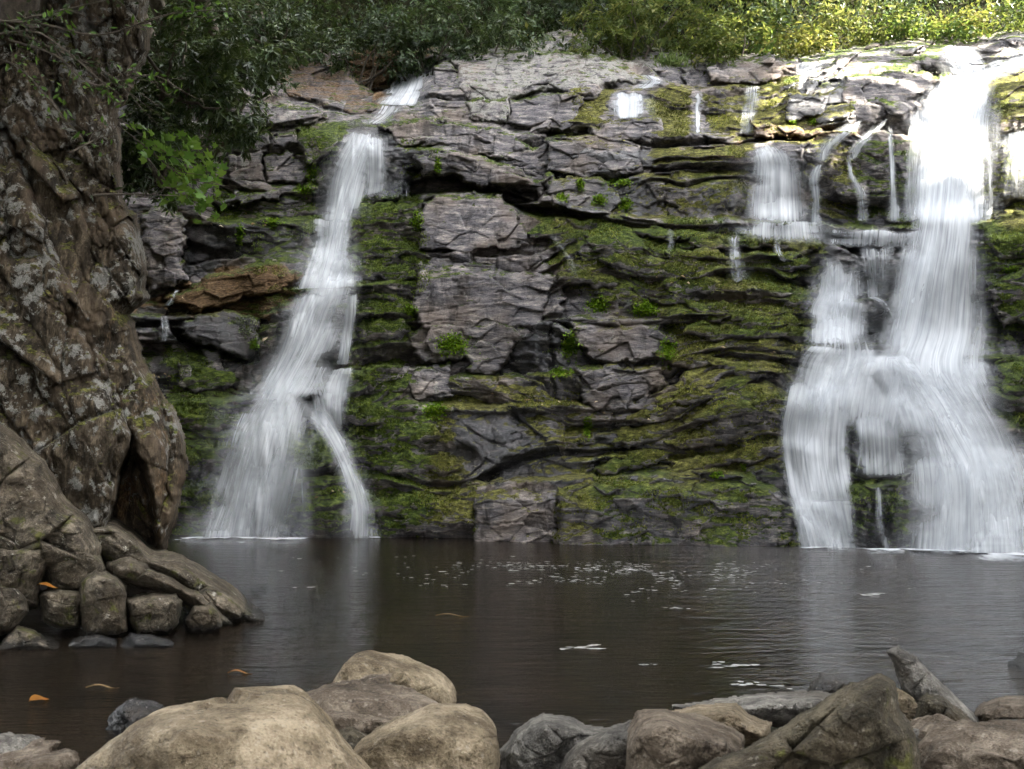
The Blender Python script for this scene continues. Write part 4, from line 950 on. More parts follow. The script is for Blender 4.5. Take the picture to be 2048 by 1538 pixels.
BK = [
    ([(-160, 830), (0, 846), (34, 866), (90, 922), (132, 1000), (182, 1042), (210, 1092), (200, 1150), (80, 1170), (-160, 1160)], 9.75, .9, M_BANK, 'big sloping boulder directly under the crag', 2.6),
    ([(-120, 1050), (0, 1036), (64, 1034), (122, 1050), (134, 1072), (100, 1094), (0, 1092), (-120, 1100)], 9.35, .6, M_BANK, 'flat dark ledge stone at the left edge under the big boulder', 3.2),
    ([(120, 1010), (180, 1030), (232, 1032), (300, 1086), (400, 1130), (442, 1162), (506, 1208), (596, 1246), (560, 1266), (440, 1266), (380, 1230), (330, 1170), (240, 1150), (180, 1110)], 10.0, .75, M_BANK, 'long slab running down from the crag to a point in the pool', 2.6),
    ([(-90, 1100), (0, 1088), (60, 1085), (96, 1092), (98, 1120), (82, 1162), (76, 1218), (40, 1220), (-80, 1200)], 9.05, .5, M_BANK, 'upright block at the left edge with a flat top', 3.6),
    ([(-110, 1180), (-20, 1160), (30, 1170), (56, 1194), (56, 1222), (26, 1262), (-20, 1290), (-110, 1290)], 8.75, .45, M_BANK, 'rounded grey stone cut by the left edge', 2.4),
    ([(78, 1182), (120, 1176), (160, 1180), (168, 1200), (158, 1256), (120, 1262), (84, 1240)], 9.0, .35, M_BANK, 'squat grey block with a yellow leaf on it', 3.6),
    ([(158, 1150), (190, 1133), (238, 1154), (253, 1172), (251, 1210), (260, 1262), (240, 1285), (170, 1280), (158, 1220)], 8.95, .4, M_BANK, 'tall square faced block in the middle of the pile', 3.8),
    ([(250, 1196), (300, 1184), (352, 1186), (364, 1202), (357, 1246), (342, 1272), (270, 1276), (254, 1240)], 9.1, .45, M_BANK, 'wide low block right of the tall block', 3.8),
    ([(370, 1240), (388, 1210), (420, 1204), (442, 1224), (446, 1258), (420, 1275), (376, 1272)], 9.2, .35, M_BANK, 'small rounded block nearest the point of the slab', 3.0),
    ([(210, 1120), (260, 1108), (330, 1140), (400, 1180), (460, 1230), (480, 1256), (440, 1262), (380, 1210), (300, 1180), (220, 1160)], 9.5, .5, M_BANK, 'curved layered rib above the wide low block', 3.0),
    ([(-90, 1300), (0, 1282), (32, 1250), (70, 1262), (124, 1288), (130, 1310), (0, 1320)], 8.5, .35, M_BANK, 'thin sloping stone at the waterline by the left edge', 2.8),
    ([(130, 1290), (160, 1274), (204, 1268), (232, 1280), (240, 1300), (150, 1310)], 8.5, .25, M_WETB, 'thin black wet stone under the tall block', 2.8),
    ([(230, 1295), (262, 1268), (302, 1270), (350, 1284), (345, 1302), (250, 1310)], 8.5, .25, M_WETB, 'black shining stone at the waterline under the wide block', 2.8),
    ([(90, 1090), (150, 1080), (205, 1110), (215, 1150), (160, 1190), (100, 1190), (84, 1130)], 9.4, .5, M_BANK, 'dark recessed stone behind the squat block', 2.8),
]
TC = [0, 8, 30, 10, 8, 8, 14, 10, 8, 14, 8, 4, 4, 10]
for k, (ol, Y, th, m, lb, bx) in enumerate(BK): block_stone(ol, Y, th, m, lb, name='bank_rock', cat='rock', seed=k + 40, topcut=TC[k], group=G_BK, st=2.0)

# ---------------------------------------------------------------- falling water
YF = blur(Yall, 2)
def sheet(parent, name, L, Rr, lift=.10, dens=1.0, eu=.22, top=.06, bot=.0, nu=40, nv=110, bulge=.12, seed=0, prof=None, veil=True):
    n = max(nv, 20)
    L, Rr = np.array(L, float), np.array(Rr, float); wx_ = (Rr - L) * min(.5, eu * 1.7) * .42; L, Rr = L - wx_, Rr + wx_
    Lc, Rc = open_curve(L, n), open_curve(Rr, n)
    u = np.linspace(0, 1, nu)[None, :]
    px = Lc[:, :1] + (Rc[:, :1] - Lc[:, :1]) * u; py = Lc[:, 1:] + (Rc[:, 1:] - Lc[:, 1:]) * u
    v = np.linspace(0, 1, n)[:, None] + 0 * u
    Ys = bil(YF, px, py)
    Ys = np.minimum.accumulate(Ys, axis=0)
    k_ = max(3, int(n * .07))
    p = np.pad(Ys, ((k_, k_), (2, 2)), mode='edge')
    Ys = np.min([p[a:a + n, b:b + nu] for a in range(2 * k_ + 1) for b in (0, 2, 4)], axis=0)
    for _ in range(2):
        p = np.pad(Ys, ((k_, k_), (3, 3)), mode='edge')
        c = np.cumsum(np.insert(p, 0, 0, axis=0), axis=0); p = (c[2 * k_ + 1:] - c[:-2 * k_ - 1]) / (2 * k_ + 1)
        c = np.cumsum(np.insert(p, 0, 0, axis=1), axis=1); Ys = (c[:, 7:] - c[:, :-7]) / 7
    ub = np.broadcast_to(np.sin(np.pi * u) ** .6, px.shape)
    Y = Ys - lift * (.3 + .7 * ub) - bulge * ub * (.4 + .6 * fbm(px / 40, py / 60, octv=2, seed=seed)) * .5
    Y = Y - .04 * fbm(px / 9, py / 120, octv=3, seed=seed + 3)
    V = np.stack(at(px, py, Y), -1)
    wid = np.hypot(*(Rc - Lc).T)[:, None] * Y / F
    seg = np.hypot(*np.diff((Lc + Rc) / 2, axis=0).T); ln = np.concatenate([[0], np.cumsum(seg)])[:, None] / F * 18
    wm = wid.mean()
    flow = np.stack([u * (wm * .6 + wid * .4) + seed * 7.3, ln + 0 * u + seed * 3.1, 0 * px], -1)
    eu = min(.5, eu * 1.7)
    jl = .5 * eu * fbm(v * 7 + seed, v * 0 + seed, octv=4, seed=seed + 30); jr = .5 * eu * fbm(v * 7 + seed, v * 0 + seed, octv=4, seed=seed + 31)
    e = sstep(0, eu, u - np.clip(jl, 0, 1)) * sstep(0, eu, 1 - u - np.clip(jr, 0, 1))
    D = dens * e * (sstep(0, top, v - .9 * top * vnoise(u * 8 + seed, v * 0, None, seed)) if top else 1) * (sstep(0, bot, 1 - v) if bot else 1)
    D = D * (1 + .25 * fbm(px / 50, py / 70, octv=3, seed=seed + 8))
    if prof is not None: D = D * np.interp(v, *prof)
    me = raw_mesh(name, V.reshape(-1, 3), grid_quads(n, nu), attrs={'dens': D.ravel()}, uv=flow.reshape(-1, 3))
    o = link(name, me, M_WATER, parent)
    if veil and dens > .6:
        Lp, Rp = np.array(L, float), np.array(Rr, float); dlt = (Rp - Lp)
        wdt = np.hypot(dlt[:, 0], dlt[:, 1])[:, None]; k = np.clip(9 / wdt + .10, .08, .4)
        sheet(parent, 'spray_veil', Lp - dlt * k, Rp + dlt * k, lift * .6, dens * .46, .32, max(top, .08), bot, nu=max(26, nu // 2), nv=nv // 2, bulge=bulge, seed=seed + 200, prof=prof, veil=False)
    return o
def fall(label, cat='waterfall', group=None, name='waterfall'):
    return tag(empty(name), label, cat, group)

lf = fall('tall stepped white waterfall on the left, fanning out into the pool')
sheet(lf, 'upper_chute', [(796, 146), (780, 178), (754, 208)], [(850, 128), (846, 170), (834, 212)], .08, .95, .18, .05, 0, seed=1)
sheet(lf, 'sliding_stream', [(752, 204), (738, 228), (706, 250)], [(836, 208), (806, 232), (782, 250)], .05, .5, .25, .1, .1, nv=40, seed=2)
sheet(lf, 'first_drop', [(704, 244), (690, 280), (664, 330), (650, 400), (643, 440)], [(762, 248), (748, 300), (738, 360), (722, 410), (704, 446)], .12, 1.0, .24, .10, 0, seed=3)
sheet(lf, 'side_veil', [(718, 258), (720, 300), (722, 350), (716, 400)], [(780, 256), (778, 310), (776, 360), (768, 398)], .10, .74, .25, .12, .15, seed=4)
sheet(lf, 'drip_curtain', [(752, 352), (754, 376), (752, 402)], [(822, 366), (824, 380), (822, 398)], .04, .36, .1, .0, .2, nv=30, seed=5)
sheet(lf, 'second_drop', [(626, 434), (622, 480), (606, 530), (590, 578)], [(706, 438), (700, 480), (706, 530), (720, 572)], .14, 1.1, .2, .03, 0, seed=6)
sheet(lf, 'second_drop_core', [(650, 436), (646, 490), (636, 540), (620, 582)], [(706, 440), (698, 480), (698, 530), (700, 578)], .22, 1.0, .3, .03, 0, seed=7)
sheet(lf, 'third_drop', [(588, 574), (566, 640), (540, 710), (505, 770), (470, 812)], [(720, 568), (706, 630), (690, 690), (660, 760), (640, 800)], .15, .78, .25, .02, .05, seed=8)
sheet(lf, 'third_drop_core', [(590, 580), (572, 640), (548, 710), (520, 770), (500, 812)], [(680, 576), (640, 630), (614, 700), (600, 760), (600, 810)], .26, .85, .4, .06, .1, seed=9)
sheet(lf, 'right_trickle', [(686, 580), (684, 640), (676, 700), (668, 732)], [(722, 576), (714, 640), (704, 700), (700, 732)], .08, .62, .2, .05, .05, seed=10)
sheet(lf, 'right_step', [(660, 735), (640, 770), (636, 820), (650, 862)], [(708, 728), (704, 770), (694, 820), (688, 866)], .08, .66, .2, .04, .15, seed=11)
sheet(lf, 'lower_fan', [(506, 770), (462, 830), (434, 910), (408, 1000), (382, 1076)], [(618, 776), (618, 850), (614, 930), (604, 1010), (598, 1076)], .18, .94, .34, .08, 0, seed=12, nu=60)
sheet(lf, 'lower_fan_core', [(530, 780), (500, 840), (478, 920), (462, 1000), (450, 1077)], [(608, 786), (596, 850), (588, 930), (580, 1010), (574, 1077)], .32, .82, .4, .1, 0, seed=13, nu=50)
sheet(lf, 'fan_mist', [(470, 800), (420, 880), (380, 980), (336, 1076)], [(560, 800), (530, 880), (520, 980), (520, 1076)], .45, .50, .45, .2, 0, seed=14, nu=40)
sheet(lf, 'right_slide', [(566, 786), (622, 842), (664, 912), (688, 990), (684, 1078)], [(650, 776), (698, 866), (728, 950), (750, 1020), (762, 1078)], .10, .74, .26, .12, 0, seed=15)
sheet(lf, 'middle_veil', [(570, 690), (566, 750), (590, 820), (612, 900)], [(704, 690), (700, 750), (694, 820), (690, 890)], .10, .50, .3, .2, .3, nu=50, seed=18, veil=False)
sheet(lf, 'rock_side_veil', [(560, 860), (572, 930), (580, 1010), (584, 1077)], [(650, 880), (640, 940), (630, 1010), (640, 1077)], .12, .40, .3, .2, 0, nu=40, seed=19, veil=False)
sheet(lf, 'silk_sheet', [(700, 256), (664, 340), (640, 430), (616, 520), (586, 590), (552, 690), (498, 790), (452, 870)], [(756, 256), (744, 340), (714, 430), (704, 520), (712, 590), (664, 690), (612, 790), (606, 870)], .20, .58, .3, .06, .15, nv=200, seed=16, nu=50, veil=False)
sheet(lf, 'silk_sheet', [(560, 660), (516, 760), (462, 860), (424, 960), (398, 1076)], [(660, 640), (628, 740), (618, 850), (606, 960), (600, 1077)], .26, .55, .35, .2, 0, nv=140, seed=17, nu=50, veil=False)
rf = fall('broad brilliant white waterfall on the right, widest at the pool')
sheet(rf, 'crest', [(1872, 88), (1882, 112), (1900, 150), (1905, 170)], [(1950, 84), (1962, 110), (1982, 140), (1990, 165)], .10, .85, .25, .08, 0, nv=60, seed=20)
sheet(rf, 'crest_feeder', [(2110, 84), (2050, 100), (1996, 124), (1950, 152)], [(2120, 118), (2060, 128), (2010, 146), (1970, 170)], .10, 1.0, .25, .08, 0, nv=60, seed=21)
sheet(rf, 'sunlit_drop', [(1892, 150), (1852, 205), (1838, 290), (1832, 380), (1826, 456)], [(1982, 142), (1974, 220), (1972, 300), (1968, 390), (1962, 458)], .22, 1.5, .14, .02, .10, seed=22, nu=50)
sheet(rf, 'sunlit_drop_core', [(1896, 160), (1862, 220), (1850, 300), (1846, 380), (1840, 458)], [(1976, 152), (1966, 220), (1964, 300), (1958, 390), (1954, 460)], .34, 1.4, .2, .03, .12, seed=23, nu=40)
sheet(rf, 'left_veil', [(1820, 212), (1812, 290), (1806, 370), (1800, 450)], [(1856, 204), (1846, 290), (1842, 370), (1838, 450)], .08, .52, .2, .06, .05, seed=24)
sheet(rf, 'right_veil', [(1964, 250), (1968, 320), (1968, 400), (1964, 446)], [(1982, 250), (1990, 320), (1992, 390), (1986, 440)], .10, .6, .25, .1, .05, seed=25)
sheet(rf, 'upper_apron', [(1640, 452), (1636, 470), (1634, 500)], [(1972, 452), (1968, 480), (1960, 510)], .05, .62, .16, .2, .3, nv=40, nu=80, seed=26)
sheet(rf, 'left_branch', [(1636, 486), (1634, 530), (1632, 580), (1614, 620), (1610, 694)], [(1718, 494), (1724, 540), (1728, 590), (1740, 630), (1726, 694)], .16, 1.0, .22, .25, .05, seed=27)
sheet(rf, 'left_branch_core', [(1648, 494), (1644, 540), (1642, 590), (1636, 640), (1636, 694)], [(1708, 500), (1714, 540), (1718, 590), (1722, 640), (1716, 694)], .24, .7, .35, .25, .05, seed=28)
sheet(rf, 'middle_veil', [(1714, 490), (1722, 540), (1730, 600)], [(1800, 486), (1792, 540), (1780, 604)], .08, .52, .15, .08, .1, seed=29)
sheet(rf, 'branch_link', [(1716, 592), (1752, 606), (1772, 640)], [(1740, 584), (1780, 604), (1800, 640)], .2, .6, .3, .1, .15, nv=30, seed=30)
sheet(rf, 'right_branch', [(1806, 460), (1788, 520), (1778, 600), (1760, 660), (1748, 720)], [(1962, 456), (1966, 520), (1972, 600), (1984, 660), (1990, 722)], .18, .82, .22, .16, .06, seed=31, nu=60)
sheet(rf, 'right_branch_core', [(1820, 466), (1800, 530), (1788, 600), (1774, 660), (1764, 716)], [(1946, 462), (1900, 530), (1870, 600), (1880, 660), (1890, 716)], .30, .85, .35, .16, .06, seed=32, nu=40)
sheet(rf, 'wide_apron', [(1624, 682), (1592, 716), (1576, 780), (1566, 870)], [(1990, 708), (1960, 770), (1930, 850), (1900, 930)], .14, .92, .10, .08, .45, nu=90, nv=60, seed=33)
sheet(rf, 'main_skirt', [(1724, 700), (1770, 790), (1800, 880), (1810, 980), (1800, 1102)], [(1990, 716), (1996, 800), (2040, 870), (2090, 960), (2130, 1104)], .24, .92, .2, .04, 0, nu=90, seed=34)
sheet(rf, 'main_skirt_core', [(1690, 690), (1780, 760), (1830, 860), (1880, 980), (1890, 1102)], [(1960, 716), (1970, 800), (2020, 880), (2070, 970), (2110, 1103)], .42, .78, .35, .08, 0, nu=70, seed=35)
sheet(rf, 'left_skirt', [(1580, 740), (1570, 796), (1558, 860), (1560, 900), (1574, 992), (1600, 1096)], [(1716, 740), (1706, 800), (1702, 880), (1704, 940), (1708, 1000), (1716, 1098)], .12, .76, .10, .1, 0, nu=60, seed=36)
sheet(rf, 'left_skirt_lower', [(1574, 990), (1590, 1030), (1608, 1096)], [(1712, 992), (1712, 1040), (1720, 1098)], .20, .85, .15, .1, 0, nu=50, nv=60, seed=37)
sheet(rf, 'rock_veil', [(1700, 812), (1706, 880), (1708, 960)], [(1806, 800), (1812, 880), (1822, 960)], .10, .72, .15, .15, .1, seed=38)
sheet(rf, 'low_rock_trickle', [(1748, 968), (1750, 1030), (1760, 1096)], [(1766, 968), (1770, 1030), (1786, 1096)], .06, .62, .3, .05, 0, seed=39)
sheet(rf, 'narrow_spout', [(1714, 812), (1716, 880), (1704, 960)], [(1730, 806), (1728, 880), (1716, 960)], .09, .6, .3, .1, .1, seed=40)

sheet(rf, 'silk_sheet', [(1880, 160), (1840, 280), (1824, 400), (1812, 470), (1790, 560), (1766, 660), (1740, 740), (1780, 840)], [(1980, 160), (1974, 280), (1966, 400), (1962, 470), (1966, 560), (1984, 660), (1990, 740), (2020, 840)], .30, .72, .22, .06, .12, nv=240, seed=41, nu=60, veil=False)
sheet(rf, 'silk_sheet', [(1640, 470), (1628, 560), (1606, 660), (1588, 720), (1568, 800), (1556, 880)], [(1730, 470), (1734, 560), (1742, 660), (1800, 720), (1730, 800), (1706, 880)], .16, .5, .3, .12, .15, nv=160, seed=42, nu=50, veil=False)
sheet(rf, 'silk_sheet', [(1650, 660), (1720, 740), (1780, 840), (1806, 960), (1796, 1102)], [(1980, 660), (2000, 760), (2050, 860), (2100, 960), (2150, 1104)], .40, .62, .28, .15, 0, nv=180, seed=43, nu=70, veil=False)
cf2 = fall('white cascade dropping over the moss shelves, centre right')
sheet(cf2, 'upper_cascade', [(1486, 278), (1500, 320), (1498, 350), (1494, 400), (1490, 462)], [(1546, 282), (1586, 310), (1604, 350), (1614, 400), (1626, 466)], .12, .85, .24, .1, .16, nu=50, seed=50)
sheet(cf2, 'cascade_core', [(1510, 350), (1506, 400), (1504, 446)], [(1570, 350), (1580, 400), (1590, 448)], .16, .6, .4, .35, .1, seed=51)
sheet(cf2, 'spreading_apron', [(1474, 434), (1468, 456), (1466, 490)], [(1660, 440), (1672, 462), (1690, 505)], .05, .66, .2, .15, .4, nu=60, nv=30, seed=52)
sheet(cf2, 'left_trickle', [(1460, 462), (1456, 500), (1464, 560), (1470, 566)], [(1492, 462), (1486, 500), (1494, 540), (1496, 562)], .07, .62, .3, .1, .2, seed=53)
sheet(cf2, 'right_trickle', [(1544, 460), (1546, 500), (1560, 528)], [(1568, 460), (1566, 500), (1582, 530)], .06, .5, .3, .1, .2, seed=54)
sc = fall('slanting stream stepping down beside the cascade, right of it')
sheet(sc, 'upper_slide', [(1700, 236), (1664, 270), (1636, 296), (1628, 330)], [(1744, 228), (1712, 262), (1672, 296), (1658, 326)], .06, .66, .3, .15, .1, seed=55)
sheet(sc, 'lower_drop', [(1630, 320), (1616, 360), (1620, 400), (1618, 448)], [(1656, 318), (1644, 350), (1644, 400), (1644, 452)], .08, .80, .3, .12, .05, seed=56)
tc = fall('thin branching stream over round mossy knobs left of the sunlit fall')
sheet(tc, 'slide', [(1760, 226), (1736, 262), (1700, 292), (1686, 330)], [(1790, 222), (1760, 262), (1734, 290), (1706, 330)], .06, .62, .3, .2, .15, seed=57)
sheet(tc, 'drop', [(1692, 300), (1694, 350), (1710, 400), (1706, 366)][:3] + [(1712, 452)], [(1708, 298), (1712, 350), (1738, 390), (1744, 452)], .07, .60, .3, .12, .1, seed=58)
tc2 = fall('single narrow spout between the knobs and the sunlit fall')
sheet(tc2, 'spout', [(1770, 240), (1776, 300), (1778, 370), (1774, 450)], [(1784, 238), (1790, 300), (1794, 370), (1808, 450)], .08, .66, .35, .12, .05, seed=59)
u1 = fall('short square curtain of water high on the cliff, right of the pale boulder')
sheet(u1, 'feeder', [(1276, 146), (1284, 160), (1264, 178)], [(1310, 150), (1332, 164), (1304, 178)], .06, .7, .25, .1, .05, nv=30, seed=60)
sheet(u1, 'curtain', [(1220, 180), (1222, 208), (1222, 242)], [(1290, 180), (1294, 208), (1292, 240)], .10, .9, .2, .12, .15, nv=50, seed=61)
u2 = fall('narrow spout high on the cliff between brown moss banks')
sheet(u2, 'spout', [(1384, 178), (1386, 220), (1388, 272)], [(1408, 178), (1406, 220), (1402, 272)], .08, .66, .3, .1, .1, nv=50, seed=62)
u3 = fall('sheer transparent veil of water on brown rock near the top')
sheet(u3, 'veil', [(1488, 168), (1482, 210), (1474, 274)], [(1522, 168), (1520, 210), (1506, 274)], .06, .45, .2, .05, .1, nv=50, seed=63)
u4 = fall('low frothy rill near the top edge, right of centre')
sheet(u4, 'rill', [(1592, 122), (1586, 140), (1590, 154)], [(1660, 118), (1650, 136), (1640, 154)], .06, .6, .2, .1, .1, nv=30, nu=40, seed=64)
sheet(u4, 'side_rill', [(1690, 112), (1664, 132), (1640, 152)], [(1706, 114), (1682, 134), (1656, 152)], .06, .6, .3, .1, .1, nv=30, seed=65)
w1_ = fall('thin trickle off the brown slab beside the crag', 'trickle')
sheet(w1_, 'upper_run', [(346, 576), (336, 594), (322, 612)], [(362, 578), (354, 596), (344, 614)], .05, .6, .3, .1, .1, nv=30, seed=66)
sheet(w1_, 'drop', [(316, 630), (318, 660), (316, 690)], [(340, 628), (342, 660), (344, 692)], .10, .42, .25, .05, .2, nv=40, seed=67)
w2_ = fall('faint trickle over the olive moss below the long ledge', 'trickle')
sheet(w2_, 'trickle', [(1330, 448), (1334, 480), (1332, 526)], [(1346, 448), (1350, 480), (1346, 526)], .05, .36, .35, .2, .3, nv=40, seed=68)
w3_ = fall('broken rill running down beside the broad tan topped slab', 'trickle')
sheet(w3_, 'rill', [(1078, 438), (1100, 480), (1128, 530), (1140, 590)], [(1098, 436), (1124, 480), (1160, 530), (1166, 590)], .05, .30, .4, .2, .3, nv=60, seed=69)
w4_ = fall('dripping veil on the far right over sunlit moss')
sheet(w4_, 'veil', [(1992, 262), (1996, 320), (2000, 400)], [(2090, 250), (2090, 320), (2090, 410)], .06, .42, .15, .05, .1, seed=70)
w5_ = fall('small dark trickle between the middle grey blocks', 'trickle')
sheet(w5_, 'trickle', [(1060, 655), (1066, 690), (1066, 738)], [(1078, 650), (1082, 690), (1080, 738)], .05, .35, .3, .05, .2, nv=40, seed=71)

for p_, L_, R_, dn in ((lf, [(360, 985), (350, 1040), (340, 1080)], [(640, 985), (640, 1040), (636, 1080)], .85), (rf, [(1566, 1010), (1572, 1060), (1576, 1100)], [(1740, 1010), (1750, 1060), (1760, 1100)], .8), (rf, [(1780, 1000), (1780, 1060), (1780, 1106)], [(2200, 1000), (2200, 1060), (2200, 1106)], .9)):
    sheet(p_, 'base_spray', L_, R_, .55, dn, .3, .95, 0, nu=60, nv=40, seed=int(L_[0][0]), veil=False)
# churned foam where the falls meet the pool
M_MIST = M_WATER
def foam_strip(parent, pts, width, dens, seed):
    C = open_curve(pts, 120); n = 10
    rows = []
    for k in range(n):
        rows.append(np.stack([C[:, 0], C[:, 1] - width * k / (n - 1)], -1))
    G = np.array(rows)                                    # (n,120,2) X,Y on the water
    Z = .012 + .035 * np.sin(np.linspace(0, np.pi, n))[:, None] * (1 + fbm(G[..., 0] * 4, G[..., 1] * 4, octv=3, seed=seed))
    V = np.stack([G[..., 0], G[..., 1], Z], -1)
    k = np.linspace(0, 1, n)[:, None] + 0 * G[..., 0]
    e = sstep(0, .12, np.linspace(0, 1, 120))[None, :] * sstep(0, .12, 1 - np.linspace(0, 1, 120))[None, :]
    D = dens * (1 - k) ** .9 * e * np.clip(.55 + 1.3 * fbm(G[..., 0] * 2.2, G[..., 1] * 3.5, octv=4, seed=seed + 1), 0, 1.5)
    fl = np.stack([G[..., 0] * .25 + seed, G[..., 1] * 2.0, 0 * k], -1)
    return link('foam', raw_mesh('foam', V.reshape(-1, 3), grid_quads(n, 120), attrs={'dens': D.ravel()}, uv=fl.reshape(-1, 3)), M_WATER, parent)
def foot(px): return float(np.interp(px, [330, 760, 1100, 1620, 2048, 2420], [18.6, 18.3, 17.4, 16.6, 15.9, 15.4]))
def wpt(px, dy=0.0):
    Y = foot(px) + dy
    return ((px - 1024) / F * Y, Y)
foam_strip(lf, [wpt(p, .0) for p in (372, 450, 530, 640)], 1.9, 1.6, 3)
foam_strip(lf, [wpt(p, .0) for p in (680, 700, 730, 770)], .5, 1.0, 4)
foam_strip(rf, [wpt(p, .0) for p in (1580, 1660, 1730, 1790)], 1.3, 1.5, 5)
foam_strip(rf, [wpt(p, .1) for p in (1780, 1900, 2050, 2200)], 2.2, 2.0, 6)

# ---------------------------------------------------------------- foliage
def leaf_mesh(name, C, D, Nn, L, Wd, tint, fold=.15, droop=0.0):
    """pointed leaves: C base points, D directions, Nn normals"""
    D = D / np.linalg.norm(D, axis=1, keepdims=True)
    S = np.cross(D, Nn); S /= np.linalg.norm(S, axis=1, keepdims=True) + 1e-9
    U = np.cross(S, D)
    L = L[:, None]; Wd = Wd[:, None]
    base = C; tip = C + D * L - np.array([0, 0, 1]) * (droop * L)
    mid = C + D * L * .5
    l = mid + S * Wd * .5 + U * Wd * fold; r = mid - S * Wd * .5 + U * Wd * fold
    V = np.stack([base, r, tip, l], 1).reshape(-1, 3)
    n = len(C); k = np.arange(n) * 4
    T = np.concatenate([np.stack([k, k + 1, k + 2], -1), np.stack([k, k + 2, k + 3], -1)])
    return raw_mesh(name, V, None, T, smooth=False, attrs={'tint': np.repeat(tint, 4)})
def tube(path, rad, nseg=7):
    P = np.asarray(path, float); n = len(P)
    T = np.gradient(P, axis=0); T /= np.linalg.norm(T, axis=1, keepdims=True) + 1e-9
    ref = np.array([0, 0, 1.0]) if abs(T[0][2]) < .9 else np.array([1.0, 0, 0])
    S = np.cross(T, ref); S /= np.linalg.norm(S, axis=1, keepdims=True) + 1e-9
    U = np.cross(S, T)
    a = np.linspace(0, 2 * np.pi, nseg, endpoint=False)
    V = P[:, None] + (np.cos(a)[None, :, None] * S[:, None] + np.sin(a)[None, :, None] * U[:, None]) * np.asarray(rad)[:, None, None]
    idx = np.arange(n * nseg).reshape(n, nseg)
    q = np.stack([idx[:-1], np.roll(idx, -1, 1)[:-1], np.roll(idx, -1, 1)[1:], idx[1:]], -1).reshape(-1, 4)
    return V.reshape(-1, 3), q
def tubes_mesh(name, lst):
    Vs, Qs, o = [], [], 0
    for v, q_ in lst: Vs.append(v); Qs.append(q_ + o); o += len(v)
    return raw_mesh(name, np.concatenate(Vs), np.concatenate(Qs))
def wander(p0, p1, n, amp, r):
    t = np.linspace(0, 1, n)[:, None]
    P = np.array(p0) * (1 - t) + np.array(p1) * t
    w = np.cumsum(r.normal(size=(n, 3)), 0) * amp / math.sqrt(n)
    return P + (w - w[:1]) * t ** .5
def crown_leaves(r, blobs, n, L, Wd, whorl=True, droop=.1):
    """blobs: (centre, radii); leaves in whorls near the blob surfaces with gaps"""
    per = 7 if whorl else 4
    nc = n // per
    vol = np.array([b[1][0] * b[1][1] + b[1][2] * b[1][0] for b in blobs]); pick = r.choice(len(blobs), nc, p=vol / vol.sum())
    cen = np.array([b[0] for b in blobs])[pick]; rad = np.array([b[1] for b in blobs])[pick]
    d = r.normal(size=(nc, 3)); d /= np.linalg.norm(d, axis=1, keepdims=True)
    rr = r.uniform(.45, 1.08, nc) ** .6
    C = cen + d * rad * rr[:, None]
    keepm = vnoise(C[:, 0] * 1.7, C[:, 1] * 1.7, C[:, 2] * 1.7, 91) > .33
    C, d = C[keepm], d[keepm]
    nc = len(C)
    up = d * .8 + np.array([0, 0, .6]) + r.normal(size=(nc, 3)) * .3; up /= np.linalg.norm(up, axis=1, keepdims=True)
    CC = np.repeat(C, per, 0); UU = np.repeat(up, per, 0)
    rad_ = np.cross(UU, r.normal(size=CC.shape)); rad_ /= np.linalg.norm(rad_, axis=1, keepdims=True)
    D = rad_ * .9 + UU * r.uniform(-.25, .5, len(CC))[:, None] - np.array([0, 0, 1]) * droop
    CC = CC + r.normal(size=CC.shape) * L * (.15 if whorl else .8)
    tt = np.clip(np.repeat(r.beta(2, 2.4, nc), per) + r.normal(size=len(CC)) * .13, 0, 1)
    return leaf_mesh('foliage', CC, D, UU + r.normal(size=CC.shape) * .3, L * r.uniform(.7, 1.25, len(CC)), Wd * r.uniform(.8, 1.2, len(CC)), tt, droop=droop)
def shrub(base, size, n, L, Wd, mat, label, seed, cat='shrub', name='rhododendron_shrub', group=None, whorl=True, nb=9, hang=0.0):
    r = np.random.default_rng(seed)
    e = tag(empty(name, base), label, cat, group)
    sx_, sy_, sz_ = size
    blobs = []
    for k in range(nb):
        c = np.array([r.uniform(-.75, .75) * sx_, r.uniform(-.7, .7) * sy_, (r.uniform(.25, .85) - hang) * sz_])
        f = r.uniform(.3, .5)
        blobs.append((c, np.array([sx_ * f, sy_ * f, sz_ * f * .7])))
    link('foliage', crown_leaves(r, blobs, n, L, Wd, whorl), mat, e)
    lst = []
    for c, rd in blobs:
        P = wander((r.uniform(-.15, .15) * sx_, r.uniform(-.15, .15) * sy_, -.25), c, 9, .18 * sz_ * .4, r)
        lst.append(tube(P, np.linspace(.035, .010, 9) * max(1, sz_ / 2), 6))
    link('stem', tubes_mesh('stem', lst), M_BARK, e)
    return e
